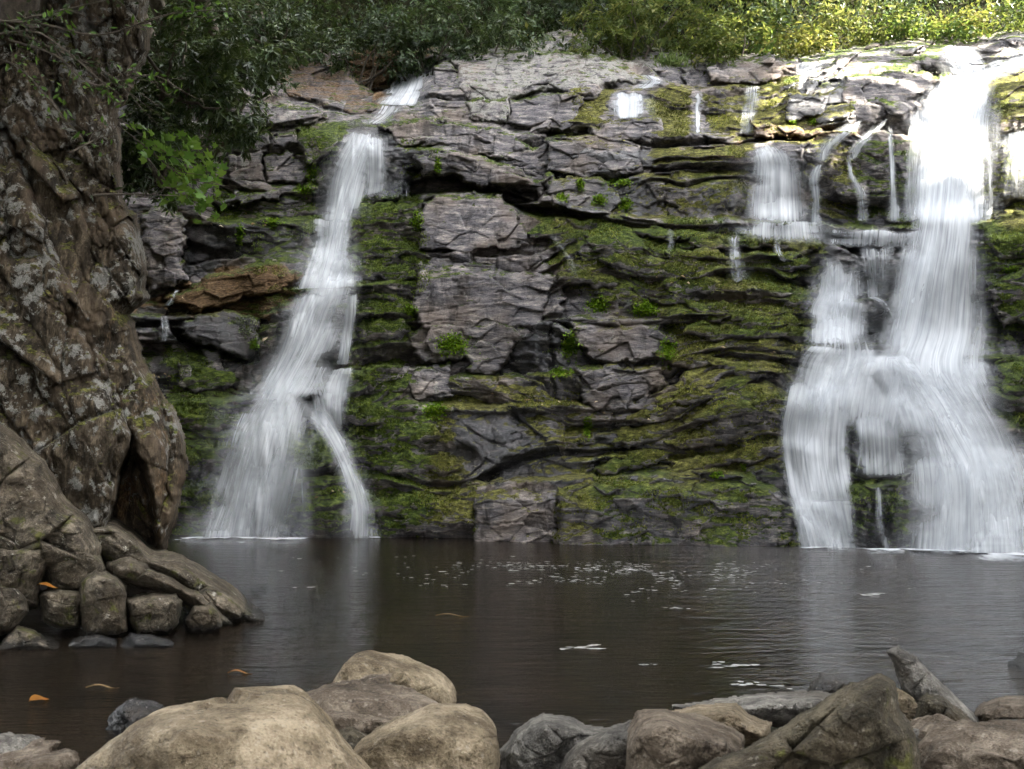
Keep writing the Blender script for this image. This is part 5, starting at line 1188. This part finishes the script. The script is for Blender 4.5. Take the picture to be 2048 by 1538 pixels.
def tree(base, height, rad, n, L, Wd, mat, label, seed, crown_from=.35, name='tree', group=None, lean=(0, 0), trunk_r=.16, spread=1.0, whorl=False):
    r = np.random.default_rng(seed)
    e = tag(empty(name, base), label, 'tree', group)
    top = np.array([lean[0], lean[1], height * .92])
    P = wander((0, 0, -.4), top, 16, height * .03, r)
    link('trunk', tubes_mesh('trunk', [tube(P, np.linspace(trunk_r, trunk_r * .2, 16), 9)]), M_BARK, e)
    blobs, lst = [], []
    for k in range(16):
        f = r.uniform(crown_from, 1.0); b = P[min(15, int(f * 15))]
        ang = r.uniform(0, 2 * math.pi); out = rad * r.uniform(.35, 1.0) * (1.15 - .6 * abs(f - .6))
        c = b + np.array([math.cos(ang) * out, math.sin(ang) * out, r.uniform(.0, .12) * height])
        lst.append(tube(wander(b, c, 8, .25, r), np.linspace(trunk_r * .35, .012, 8), 6))
        q_ = rad * r.uniform(.28, .46) * spread
        blobs.append((c, np.array([q_, q_, q_ * .6])))
    link('branch', tubes_mesh('branch', lst), M_BARK, e)
    link('crown', crown_leaves(r, blobs, n, L, Wd, whorl), mat, e)
    return e
mx, my, mY = MOSS_PTS; n = len(mx)
M_MOSSG = leaf_material('moss_tuft_green', (0.022, 0.038, 0.006), (0.080, 0.118, 0.018), (0.22, 0.27, 0.05), 0.25, 0.8)
M_MOSSO = leaf_material('moss_tuft_olive_lit', (0.032, 0.034, 0.008), (0.120, 0.128, 0.026), (0.34, 0.34, 0.09), 0.25, 0.8)  # olive moss that also holds the warm light of the right side
hu = bil(HUE, mx, my) + rr_.normal(size=n) * .25 > .45
mt_ = np.clip(fbm(mx / 30, my / 18, octv=4, seed=6) * .7 + .5 + rr_.normal(size=n) * .15, 0, 1)
for sel, m_ in ((hu, M_MOSSO), (~hu, M_MOSSG)):
    k_ = int(sel.sum()); C_ = np.stack(at(mx[sel], my[sel], mY[sel] + .012), -1)
    mo = link('moss', leaf_mesh('moss', C_, rr_.normal(size=(k_, 3)) * .5 + np.array([0, -.7, .6]), rr_.normal(size=(k_, 3)), rr_.uniform(.025, .06, k_), rr_.uniform(.014, .028, k_), mt_[sel]), m_, cliff)
    tag(mo, kind='stuff')
def hill_z(x, y): return 9.6 + (y - 24.6) * .42 + max(0, y - 28) * .8 + max(0, -x - 5) * .25
def on_hill(px, Y):
    x = (px - 1024) / F * Y
    return (x, Y, hill_z(x, Y) - .1)
# front row of shrubs along the top of the cliff
G_SH = 'shrubs along the top of the cliff'
for k, (px, Y, w, h, kind, lb) in enumerate([
    (600, 26.2, 1.5, 2.2, 0, 'dark shrub above the brown boulder, left of the upper stream'),
    (720, 26.4, 1.5, 1.9, 0, 'dark shrub directly above the upper left stream'),
    (840, 26.6, 1.6, 2.0, 0, 'dark shrub just right of the upper left stream'),
    (960, 26.4, 1.2, 1.5, 0, 'low dark shrub behind the left end of the pale boulder'),
    (1010, 28.0, 1.8, 2.4, 0, 'dark shrub beneath the bare twig behind the pale boulder'),
    (1130, 28.5, 1.6, 2.2, 0, 'dark shrub behind the rounded hump'),
    (1250, 26.6, 1.6, 2.4, 2, 'yellowing shrub right of the rounded hump'),
    (1350, 27.0, 1.4, 2.4, 2, 'glossy shrub with orange leaves behind the grass tuft'),
    (1450, 26.6, 1.3, 1.6, 2, 'shrub behind the flat grey slab right of the grass tuft'),
    (1540, 26.8, 1.5, 1.7, 1, 'bright green shrub above the flat grey slab'),
    (1640, 26.6, 1.4, 1.6, 1, 'light green shrub above the frothy rill'),
    (1740, 26.9, 1.5, 1.8, 1, 'sunny yellow green shrub left of the big fall crest'),
    (1840, 26.6, 1.4, 1.7, 1, 'sunlit yellow shrub directly above the big fall crest'),
    (1940, 26.9, 1.6, 2.0, 1, 'glowing yellow shrub right of the big fall crest'),
    (2040, 26.6, 1.5, 2.0, 1, 'sunlit shrub in the top right corner'),
    (2150, 26.6, 1.6, 2.0, 1, 'sunlit shrub cut by the right edge at the top'),
]):
    n = (4200, 2600, 3400)[kind]
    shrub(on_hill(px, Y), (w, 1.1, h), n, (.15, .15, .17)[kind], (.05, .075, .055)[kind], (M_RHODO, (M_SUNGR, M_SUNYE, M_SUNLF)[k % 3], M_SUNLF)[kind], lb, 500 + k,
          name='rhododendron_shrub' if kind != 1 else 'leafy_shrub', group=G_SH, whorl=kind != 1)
# wall of trees further up the slope
G_TR = 'trees on the slope behind the cliff'
for k, (px, Y, h, kind, lb) in enumerate([
    (560, 31, 9, 0, 'dark tree high above the brown boulder'), (690, 33, 10, 0, 'dark tree behind the upper left stream'), (800, 31, 9, 0, 'dark tree between the stream and the pale boulder'),
    (930, 34, 11, 0, 'dark tree behind the left end of the pale boulder'), (1063, 29.5, 11, 0, 'tree with a straight dark trunk above the pale boulder'), (1180, 33, 10, 0, 'dark tree up the slope behind the rounded hump'),
    (1300, 33, 10, 1, 'half lit tree behind the yellowing shrub'), (1398, 29.6, 9, 1, 'tree with a thin grey trunk above the flat slab'), (1432, 30.4, 9, 1, 'tree with a leaning thin trunk right of the grey trunk'),
    (1530, 32, 9, 1, 'bright green tree above the flat slab'), (1660, 31, 9, 1, 'bright green tree above the frothy rill'), (1780, 32, 9, 1, 'sunlit tree left of the big fall crest'),
    (1900, 31, 9, 1, 'sunlit tree above the big fall crest'), (2010, 32, 9, 1, 'sunlit tree in the top right corner'), (2140, 31, 9, 1, 'sunlit tree cut by the right edge'),
    (440, 30, 9, 0, 'dark tree behind the hanging shrubs on the left'), (1240, 38, 13, 0, 'tall dark tree far up the slope in the middle'), (1480, 39, 13, 0, 'tall tree far up the slope, right of centre'), (1720, 38, 13, 1, 'tall tree far up the slope, right'), (1980, 39, 13, 1, 'tall sunlit tree far up the slope at the right'),
    (860, 39, 13, 0, 'tall dark tree far up the slope, left of centre'), (620, 38, 13, 0, 'tall dark tree far up the slope at the left'),
]):
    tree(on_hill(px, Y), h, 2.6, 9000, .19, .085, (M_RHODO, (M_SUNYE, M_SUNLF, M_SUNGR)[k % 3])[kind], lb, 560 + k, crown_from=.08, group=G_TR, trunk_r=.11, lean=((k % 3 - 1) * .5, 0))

# shrubs hanging over the left of the cliff
G_LS = 'dark shrubs hanging over the left side of the cliff'
for k, (px, py, Y, size, n, lb) in enumerate([
    (330, 150, 16.0, (1.3, 1.2, 2.2), 5200, 'dark glossy shrub beside the top of the crag'),
    (450, 130, 18.0, (1.2, 1.2, 1.9), 5200, 'dark glossy shrub hanging above the split ledges'),
    (560, 60, 21.5, (1.4, 1.0, 1.5), 4200, 'dark shrub on top of the brown boulder'),
    (400, 270, 17.0, (.9, .9, 1.2), 3000, 'lower dark shrub over the split ledges'),
    (320, 330, 15.5, (.8, .8, 1.2), 2600, 'shaded shrub behind the maple branch'),
]):
    x, y, z = at(px, py, Y)
    shrub((x, y + .3, z), size, n, .15, .048, M_RHODO, lb, 640 + k, group=G_LS, hang=.45)

# maple branch reaching out from behind the crag: every leaf a part
def maple_leaf_mesh():
    pts = []
    for a, rr in [(0, 1.0), (18, .48), (42, .86), (60, .42), (90, .62), (125, .30), (180, .12), (235, .30), (270, .62), (300, .42), (318, .86), (342, .48)]:
        t = math.radians(a); pts.append((math.sin(t) * rr, math.cos(t) * rr + .1, -.10 * rr * rr))
    V = [(0, .12, .02)] + pts
    T = [(0, i + 1, (i + 1) % 12 + 1) for i in range(12)]
    return V, T
mlv, mlt = maple_leaf_mesh()
leaf_data = []
for k in range(5):
    leaf_data.append(raw_mesh('leaf', np.array(mlv) * .5, None, [t[::-1] for t in mlt], smooth=False, attrs={'tint': np.full(13, .15 + .18 * k)}))
    leaf_data[-1].materials.append(M_MAPLE)
r = np.random.default_rng(77)
def maple_branch(paths, Y, label, per, size=.115):
    e = tag(empty('maple_branch', at(paths[0][0][0], paths[0][0][1], Y + .6)), label, 'branch', 'maple branches hanging beside the crag')
    o = np.array(e.location); lst = []
    for path in paths:
        C = open_curve(path, 14)
        t = np.linspace(0, 1, 14)
        P = np.stack(at(C[:, 0], C[:, 1], Y + .6 - t * .9), -1) - o
        lst.append(tube(P, np.linspace(.010, .003, 14), 5))
        for k in range(per):
            f = r.uniform(.25, 1.02); p = P[min(13, int(f * 13))] + r.normal(size=3) * np.array([.10, .12, .07])
            lf_ = bpy.data.objects.new('leaf', leaf_data[r.integers(5)]); COL.objects.link(lf_); lf_.parent = e
            lf_.location = p
            lf_.rotation_euler = (math.radians(-125 + r.normal() * 22) + math.pi, r.normal() * .35, math.radians(-35 + r.normal() * 40) + math.pi)
            s = size * r.uniform(.7, 1.25) * 1.6; lf_.scale = (s, s, s)
    link('twig', tubes_mesh('twig', lst), M_BARK, e)
maple_branch([[(236, 236), (290, 275), (340, 310), (392, 332)], [(236, 250), (300, 300), (350, 340), (405, 350)], [(290, 280), (330, 300), (380, 300), (410, 300)]], 11.6, 'upper maple branch with bright green leaves beside the crag', 24)
maple_branch([[(300, 300), (350, 345), (410, 365), (476, 374)], [(320, 320), (370, 355), (420, 362), (462, 380)]], 11.8, 'long maple branch pointing right over the dark ledges', 24)
maple_branch([[(290, 310), (340, 370), (390, 405), (436, 432)], [(300, 330), (350, 380), (400, 400), (420, 408)]], 11.7, 'lowest maple branch drooping beside the crag', 22)

# thin twigs trailing across the top of the crag
G_TW = 'thin twigs trailing over the crag'
for k, (path, Y, lb, nl) in enumerate([
    ([(-60, 60), (60, 35), (170, 10), (300, -20)], 9.2, 'highest twig across the top left corner', 60),
    ([(-60, 40), (80, 48), (200, 70), (330, 30), (420, 20)], 9.0, 'twig bending up to the right across the crag top', 90),
    ([(-60, 80), (60, 62), (130, 100), (200, 160), (240, 190)], 9.1, 'dark twig sloping down over the pale lichen of the crag', 50),
    ([(20, 80), (110, 110), (190, 170), (300, 150), (380, 190)], 9.2, 'crossing twig that ends at the dark shrubs', 70),
    ([(-40, 20), (90, 90), (180, 130), (270, 180), (340, 230)], 9.3, 'long twig falling towards the maple branch', 80),
    ([(140, 305), (190, 280), (235, 266)], 9.6, 'short bare twig on the face of the crag', 12),
    ([(185, 390), (260, 388), (360, 392)], 9.8, 'fine horizontal twig below the maple branches', 14),
    ([(-60, 110), (30, 130), (90, 190), (150, 260)], 9.2, 'mossy twig hanging at the left edge', 60),
]):
    rr_ = np.random.default_rng(700 + k)
    C = open_curve(path, 26); P = np.stack(at(C[:, 0], C[:, 1], Y + .15 * np.sin(np.linspace(0, 4, 26) + k)), -1)
    e = tag(empty('overhanging_twig', tuple(P[0])), lb, 'twig', G_TW)
    P = P - P[0]; lst = [tube(P, np.linspace(.011, .003, 26), 5)]
    ends = [P]
    for j in range(5):
        i0 = rr_.integers(4, 22); d = P[min(25, i0 + 3)] - P[i0]; d = d / np.linalg.norm(d)
        en = P[i0] + d * rr_.uniform(.2, .5) + rr_.normal(size=3) * np.array([.08, .08, .14])
        W_ = wander(P[i0], en, 8, .05, rr_); ends.append(W_); lst.append(tube(W_, np.linspace(.005, .0018, 8), 4))
    link('stem', tubes_mesh('stem', lst), M_BARK, e)
    AP = np.concatenate(ends); ii = rr_.integers(0, len(AP), nl)
    C_ = AP[ii] + rr_.normal(size=(nl, 3)) * .03
    D = rr_.normal(size=(nl, 3)) + np.array([.3, -.2, -.3])
    link('foliage', leaf_mesh('foliage', C_, D, rr_.normal(size=(nl, 3)) + np.array([0, -.4, 1]), rr_.uniform(.045, .09, nl), rr_.uniform(.02, .04, nl), rr_.random(nl) * .7), M_MAPLE if k % 2 else M_RHODO, e)

# bright green leafy clumps in the seams
G_CL = 'bright green leafy clumps in the rock seams'
for k, (px, py, w, h, lb) in enumerate([
    (1195, 608, 28, 20, 'brightest green clump above the jutting grey block, left one'), (1288, 618, 32, 20, 'bright green clump above the jutting grey block, right one'), (1140, 690, 22, 34, 'green clump in the wet seam left of the jutting grey block'),
    (1335, 700, 20, 30, 'green clump at the right corner of the jutting grey block'), (1120, 745, 22, 12, 'green clump below the wet seam'), (835, 440, 14, 26, 'green clump at the left edge of the smooth purple slab'), (905, 690, 40, 26, 'olive clump spread on the lower central slab'),
    (1160, 370, 10, 16, 'small green clump on the wet blue rock'), (1240, 365, 34, 10, 'row of small green clumps under the upper ledge'), (1125, 395, 16, 10, 'green clump on the lip of the black hollow'), (1200, 400, 18, 16, 'green clump above the second hollow'),
    (1252, 410, 16, 20, 'yellow green clump at the end of the second hollow'), (875, 330, 8, 22, 'green clump beside the overhanging slab'), (820, 620, 18, 14, 'green clump at the left end of the central block'), (1175, 855, 10, 26, 'green clump in the seam below the ribbed block'),
    (870, 820, 34, 20, 'dark green clump left of the wet wall'), (1585, 246, 12, 4, 'left of two vivid moss tufts under the wet slab'), (1626, 244, 10, 5, 'right of two vivid moss tufts under the wet slab'), (625, 345, 16, 24, 'fern clump beside the first drop of the left fall'), (610, 380, 24, 12, 'fern clump below it at the first drop'),
    (545, 445, 20, 12, 'small fern on the dark mossy ledge'), (480, 470, 10, 30, 'fern on the black wet wall'), (1430, 950, 14, 6, 'tiny bright tuft above the low mound'), (1487, 935, 6, 6, 'tiny bright tuft at the right end above the low mound'), (2020, 540, 20, 8, 'bright tuft under the green shelf at right'), (508, 690, 10, 12, 'small bright plant beside the glossy black slab'),
]):
    rr_ = np.random.default_rng(800 + k)
    n = int(60 + w * h * .55)
    cx = px + rr_.normal(size=n) * w * .5; cy = py + rr_.normal(size=n) * h * .5
    sub = rr_.integers(0, max(2, n // 14), n); cx = cx * .7 + (px + rr_.normal(size=400)[sub] * w * .4) * .3; cy = cy * .7 + (py + rr_.normal(size=400)[sub] * h * .4) * .3
    Yv = bil(Yall, cx, cy) - rr_.uniform(.0, .05, n)
    e0 = np.array(at(px, py, float(bil(Yall, np.array([px]), np.array([py]))[0])))
    Cc = np.stack(at(cx, cy, Yv), -1) - e0
    D = rr_.normal(size=(n, 3)) * .8 + np.array([0, -.6, .1])
    o = link('liverwort_clump', leaf_mesh('liverwort_clump', Cc, D, rr_.normal(size=(n, 3)) * .4 + np.array([0, -.6, .8]), rr_.uniform(.03, .065, n), rr_.uniform(.03, .055, n), rr_.random(n)), M_LIME)
    o.location = tuple(e0); tag(o, lb, 'plant', G_CL, kind='stuff')

# grass tuft on the top edge
rr_ = np.random.default_rng(5)
n = 170
g0 = np.array(at(1345, 132, 23.2))
Cc = rr_.normal(size=(n, 3)) * np.array([.16, .1, .02]); D = rr_.normal(size=(n, 3)) * .35 + np.array([0, 0, 1.0])
o = link('grass_tuft', leaf_mesh('grass_tuft', Cc, D, np.tile([0, -1.0, .2], (n, 1)), rr_.uniform(.2, .42, n), np.full(n, .014), rr_.random(n), droop=.25), M_GRASS)
o.location = tuple(g0); tag(o, 'tuft of tall green grass on the top edge of the cliff', 'grass')

# ---------------------------------------------------------------- unseen trees added on the right bank to keep sun off pool and cliff
S_ = np.array([sx, sy, sz]); e1 = np.cross([0, 0, 1.0], S_); e1 /= np.linalg.norm(e1); e2 = np.cross(S_, e1)
def proj(P): P = np.asarray(P, float).reshape(-1, 3); return np.stack([P @ e1, P @ e2], -1)
lit = []
for px in range(1500, 2140, 30):
    for py in range(60, 540, 24):
        if py > 440 and px < 1960: continue
        if px > 1812 or py < 110 or (1620 < px and 140 < py < 190) or (1480 < px < 1700 and 225 < py < 285): lit.append(at(px, py, float(bil(Yall, np.array([px * 1.]), np.array([max(py, 90.)]))[0])))
for px in range(1580, 2300, 60):
    for Y in (26, 28, 31):
        for dz in (1.0, 2.2, 3.4): lit.append(tuple(np.array(on_hill(px, Y)) + (0, 0, dz)))
litp = proj(lit)
dark = []
for px in range(-100, 2300, 50):
    for py in range(80, 1100, 40):
        if (px > 1780 and py < 440) or (px > 1940 and py < 540) or (px > 1480 and py < 300): continue
        dark.append(at(px, py, float(bil(Yall, np.array([px * 1.]), np.array([py * 1.]))[0])))
for X in np.arange(-9, 9, .8):
    for Y in np.arange(1, 17, .8): dark += [(X, Y, 0.0), (X, Y, 1.0)]
for X in np.arange(-7, -3, .6):
    for Z in np.arange(0, 9, .8): dark.append((X, 10.5, Z))
for px in range(300, 1420, 60):
    for Y in (27, 30): dark.append(tuple(np.array(on_hill(px, Y)) + (0, 0, 1.5)))
darkp = proj(dark)
rr_ = np.random.default_rng(99)
cn = 2600
dv = rr_.normal(size=(cn, 3)); dv /= np.linalg.norm(dv, axis=1, keepdims=True)
cc_ = dv * (rr_.random(cn) ** .35)[:, None] * np.array([1, 1, .8])
shade_crown = leaf_mesh('crown', cc_, rr_.normal(size=(cn, 3)), rr_.normal(size=(cn, 3)), rr_.uniform(.14, .26, cn), rr_.uniform(.08, .14, cn), rr_.random(cn))
shade_crown.materials.append(M_RHODO)
left_ = darkp.copy(); shade_trees = 0
while len(left_) and shade_trees < 90:
    c = left_[rr_.integers(len(left_))] + rr_.normal(size=2) * .6
    dl = np.sqrt(((litp - c) ** 2).sum(1)).min()
    if dl < .55: left_ = left_[((left_ - c) ** 2).sum(1) > .3]; continue
    R_ = min(3.4, dl - .1)
    cov = ((left_ - c) ** 2).sum(1) < (R_ * .82) ** 2
    left_ = left_[~cov]; shade_trees += 1
    tX = rr_.uniform(15, 21)
    base_ = c[0] * e1 + c[1] * e2
    t_ = (tX - base_[0]) / S_[0]
    pos = base_ + S_ * t_
    if pos[2] < 4: pos = pos + S_ * ((4 - pos[2]) / S_[2] + 1)
    e = tag(empty('added_shade_tree', (pos[0], pos[1], 0)), 'unseen tall tree added on the right bank to shade the pool and cliff', 'tree', 'unseen shade trees added on the right bank')
    cr = bpy.data.objects.new('crown', shade_crown); COL.objects.link(cr); cr.parent = e; cr.location = (0, 0, pos[2]); cr.scale = (R_, R_, R_)
    link('trunk', tubes_mesh('trunk', [tube(wander((0, 0, -1), (0, 0, pos[2] + R_ * .4), 12, .5, rr_), np.linspace(.22, .06, 12), 7)]), M_BARK, e)
rr_ = np.random.default_rng(123)  # unseen forest ring added to block low sky light
ring = [(x + rr_.normal(), -9 - rr_.random() * 3, rr_.uniform(4, 13)) for x in np.arange(-18, 24, 2.6)] + [(x + rr_.normal(), -13 - rr_.random() * 3, rr_.uniform(9, 17)) for x in np.arange(-20, 26, 3.4)]
ring += [(-13 - rr_.random() * 4, y, rr_.uniform(6, 15)) for y in np.arange(-8, 22, 2.6)] + [(-11 - rr_.random() * 2, y, rr_.uniform(4, 8)) for y in np.arange(-6, 8, 2.4)]
ring += [(13 + rr_.random() * 3, y, rr_.uniform(3, 7)) for y in np.arange(-8, 14, 2.4)]
ring += [(x + rr_.normal() * .6, -7 - rr_.random() * 5, rr_.uniform(13, 24)) for x in np.arange(-17, 21, 1.9)] + [(-12.5 - rr_.random() * 3, y, rr_.uniform(11, 20)) for y in np.arange(-6, 20, 1.9)]
for x, y, z in ring:
    z = z * 1.25 + 1
    e = tag(empty('added_forest_tree', (x, y, 0)), 'unseen forest tree added around the pool to block low sky light', 'tree', 'unseen forest trees added around the pool to block sky light')
    cr = bpy.data.objects.new('crown', shade_crown); COL.objects.link(cr); cr.parent = e; cr.location = (0, 0, z); k_ = rr_.uniform(2.4, 3.4); cr.scale = (k_, k_, k_ * 1.2)
    link('trunk', tubes_mesh('trunk', [tube(wander((0, 0, -1), (0, 0, z + 1.5), 10, .5, rr_), np.linspace(.2, .06, 10), 7)]), M_BARK, e)
for k in range(17):  # unseen leaning trees added to darken the crag and left cliff
    if k < 9: b_ = np.array([rr_.uniform(-8, -5.0), rr_.uniform(11.2, 12.6), 6.4]); c_ = np.array([rr_.uniform(-8.5, -2.5), rr_.uniform(7, 13), rr_.uniform(10.5, 14)])
    else: x_ = rr_.uniform(-12, -5); b_ = np.array([x_, 26.5, hill_z(x_, 26.5)]); c_ = np.array([rr_.uniform(-10, -3), rr_.uniform(17, 24), rr_.uniform(16, 19)])
    e = tag(empty('added_forest_tree', tuple(b_)), 'unseen leaning tree added to darken the crag and left cliff', 'tree', 'unseen leaning trees added to darken the left side')
    cr = bpy.data.objects.new('crown', shade_crown); COL.objects.link(cr); cr.parent = e; cr.location = tuple(c_ - b_); k_ = rr_.uniform(2.4, 3.2); cr.scale = (k_, k_, k_ * .9)
    link('trunk', tubes_mesh('trunk', [tube(wander((0, 0, -.5), c_ - b_, 12, .4, rr_), np.linspace(.2, .06, 12), 7)]), M_BARK, e)
# undergrowth carpet on the slope behind the cliff; dark leaves stand in for shaded gaps
n = 80000
ux = rr_.uniform(-13, 17, n); uy = 26.4 + rr_.random(n) ** 1.1 * 13
uz = 9.6 + (uy - 24.6) * .42 + np.clip(uy - 28, 0, 99) * .8 + np.clip(-ux - 5, 0, 30) * .25
cl = vnoise(ux * .8, uy * .8, None, 31)
uz = uz + rr_.random(n) ** .7 * (.3 + 1.9 * cl)
P_ = np.stack([ux, uy, uz], -1)
for nm, m_, sel, lb in (('undergrowth', M_RHODO, (ux < 2.2 + rr_.normal(size=n) * 1.2) | (vnoise(ux * 1.1, uy * 1.1, None, 77) > .5), 'leafy undergrowth behind the cliff, its dark colour standing in for shaded gaps'), ('undergrowth', M_SUNLF, None, 'sunny green undergrowth on the slope at the right')):
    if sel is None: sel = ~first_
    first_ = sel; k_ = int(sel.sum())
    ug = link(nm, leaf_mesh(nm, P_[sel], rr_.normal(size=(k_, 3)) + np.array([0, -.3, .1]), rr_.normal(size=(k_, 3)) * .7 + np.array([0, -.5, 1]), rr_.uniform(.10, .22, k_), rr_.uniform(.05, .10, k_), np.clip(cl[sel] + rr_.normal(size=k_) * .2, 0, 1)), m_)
    tag(ug, lb, 'undergrowth', kind='stuff')
# ---------------------------------------------------------------- floating leaves, foam flecks
def flat_leaf(px, py, L, wd, rot, mat, label, Y=None, tint=.5, name='fallen_leaf', z=None, group='fallen leaves'):
    if Y is None: Y = CH * F / (py - HY)
    n = 9; t = np.linspace(0, 1, n); w = np.sin(np.pi * t ** .8) * wd * .5
    L_ = np.stack([t * L - L / 2, w, .015 * np.sin(t * 5)], -1); R_ = np.stack([t * L - L / 2, -w, .015 * np.sin(t * 5) + .004], -1)
    M_ = np.stack([t * L - L / 2, 0 * t, -.006 + .015 * np.sin(t * 5)], -1)
    V = np.concatenate([L_, M_, R_]); idx = np.arange(3 * n).reshape(3, n)
    qd = np.concatenate([np.stack([idx[k + 1, :-1], idx[k + 1, 1:], idx[k, 1:], idx[k, :-1]], -1) for k in (0, 1)])
    o = link(name, raw_mesh(name, V, qd, attrs={'tint': np.full(3 * n, tint)}), mat)
    x, y, zz = at(px, py, Y)
    o.location = (x, y, .012 if z is None else zz); o.rotation_euler = rot
    tag(o, label, 'leaf', group); return o
flat_leaf(480, 1348, .16, .06, (0, 0, .15), M_ORANGE, 'orange leaf floating in the pool near the bank rocks')
flat_leaf(82, 1402, .15, .09, (.25, 0, .9), M_ORANGE, 'curled orange leaf floating at the lower left')
flat_leaf(205, 1377, .2, .04, (0, 0, .2), M_PALELF, 'long pale leaf just under the dark bank reflections', tint=.3)
flat_leaf(95, 1171, .16, .06, (.3, .1, .1), M_ORANGE, 'yellow leaf lying on the squat grey block', Y=8.72, z=1)
flat_leaf(530, 678, .16, .05, (1.2, -.7, .3), M_PALELF, 'pale leaf stuck to the rock left of the tall fall', Y=float(bil(Yall, np.array([530.]), np.array([678.]))[0]) - .05, tint=.95, z=1)
flat_leaf(905, 1233, .3, .05, (0, 0, .05), M_PALELF, 'faint pale leaf adrift in the middle of the pool', tint=.1)
for k in range(46):
    px, py = [(1060, 795), (1110, 800), (300, 612), (320, 745), (700, 985), (470, 450), (1370, 560), (1500, 700), (1240, 830)][k % 9]
    px += rnd.gauss(0, 34); py += rnd.gauss(0, 9)
    o = flat_leaf(px, py, rnd.uniform(.05, .10), rnd.uniform(.025, .045), (rnd.uniform(.5, 1.4), rnd.uniform(-.6, .6), rnd.uniform(-1, 1)), M_PALELF, 'small dead leaf ' + ['on the lip above the dark wet wall', 'on the right end of the lip above the dark wet wall', 'on the brown slab beside the crag', 'on the dark moss below the glossy black slab', 'on the moss right of the slanting side stream', 'on the black wall above the brown slab', 'on the moss right of the broad slab', 'on the slanting ledges left of the big fall', 'below the ribbed grey block'][k % 9],
                  Y=float(bil(Yall, np.array([px]), np.array([py]))[0]) - .03, tint=rnd.random(), z=1, group='small dead leaves caught on the cliff')
# foam flecks: uncountable drift below the cliff
rr_ = np.random.default_rng(21)
Vs, Ts, o_ = [], [], 0
def fleck(x, y, rx, ry, n=9):
    global o_
    a = np.linspace(0, 2 * np.pi, n, endpoint=False); rad = rr_.uniform(.6, 1.2, n)
    V = np.stack([x + np.cos(a) * rx * rad, y + np.sin(a) * ry * rad, np.full(n, .004)], -1)
    Vs.append(np.vstack([[x, y, .006], V])); Ts.append(np.array([(0, i + 1, (i + 1) % n + 1) for i in range(n)]) + o_); o_ += n + 1
for k in range(900):
    px = rr_.normal(1230, 190); py = 1122 + abs(rr_.normal()) * 26 + rr_.random() * 8
    if rr_.random() < .2: px = rr_.uniform(560, 1700); py = rr_.uniform(1110, 1180)
    Y = CH * F / (py - HY)
    if Y > foot(min(max(px, 330), 2048)) - .15 or vnoise(np.array(px / 70.), np.array(py / 9. + px / 160.), None, 5) < .52: continue
    s = rr_.uniform(.006, .022) * (.5 + rr_.random())
    fleck((px - 1024) / F * Y, Y, s * 1.8, s)
fo = link('drifting_foam', raw_mesh('drifting_foam', np.concatenate(Vs), None, np.concatenate(Ts)), M_FOAM)
tag(fo, 'scattered white foam flecks drifting below the middle of the cliff', 'foam', kind='stuff')
G_FP = 'foam patches afloat on the pool'
for k, (px, py, w, lb) in enumerate([(1165, 1295, .18, 'foam patch near the middle of the pool'), (1470, 1330, .17, 'whitest foam patch, right of centre in the pool'), (1520, 1368, .16, 'foam patch nearest the flat grey slab'), (1740, 1190, .2, 'foam patch below the big fall'), (1350, 1217, .1, 'small foam patch, centre right'), (1298, 1330, .06, 'tiny bright foam spot left of the whitest patch'), (1460, 1155, .12, 'foam patch below the mossy mound')]):
    Vs, Ts, o_ = [], [], 0
    Y = CH * F / (py - HY); x = (px - 1024) / F * Y
    for j in range(9): fleck(rr_.normal() * w * .55, rr_.normal() * w * .35, w * rr_.uniform(.12, .4), w * rr_.uniform(.08, .2), 11)
    o = link('foam_patch', raw_mesh('foam_patch', np.concatenate(Vs), None, np.concatenate(Ts)), M_FOAM)
    o.location = (x, Y, 0); tag(o, lb, 'foam', G_FP)
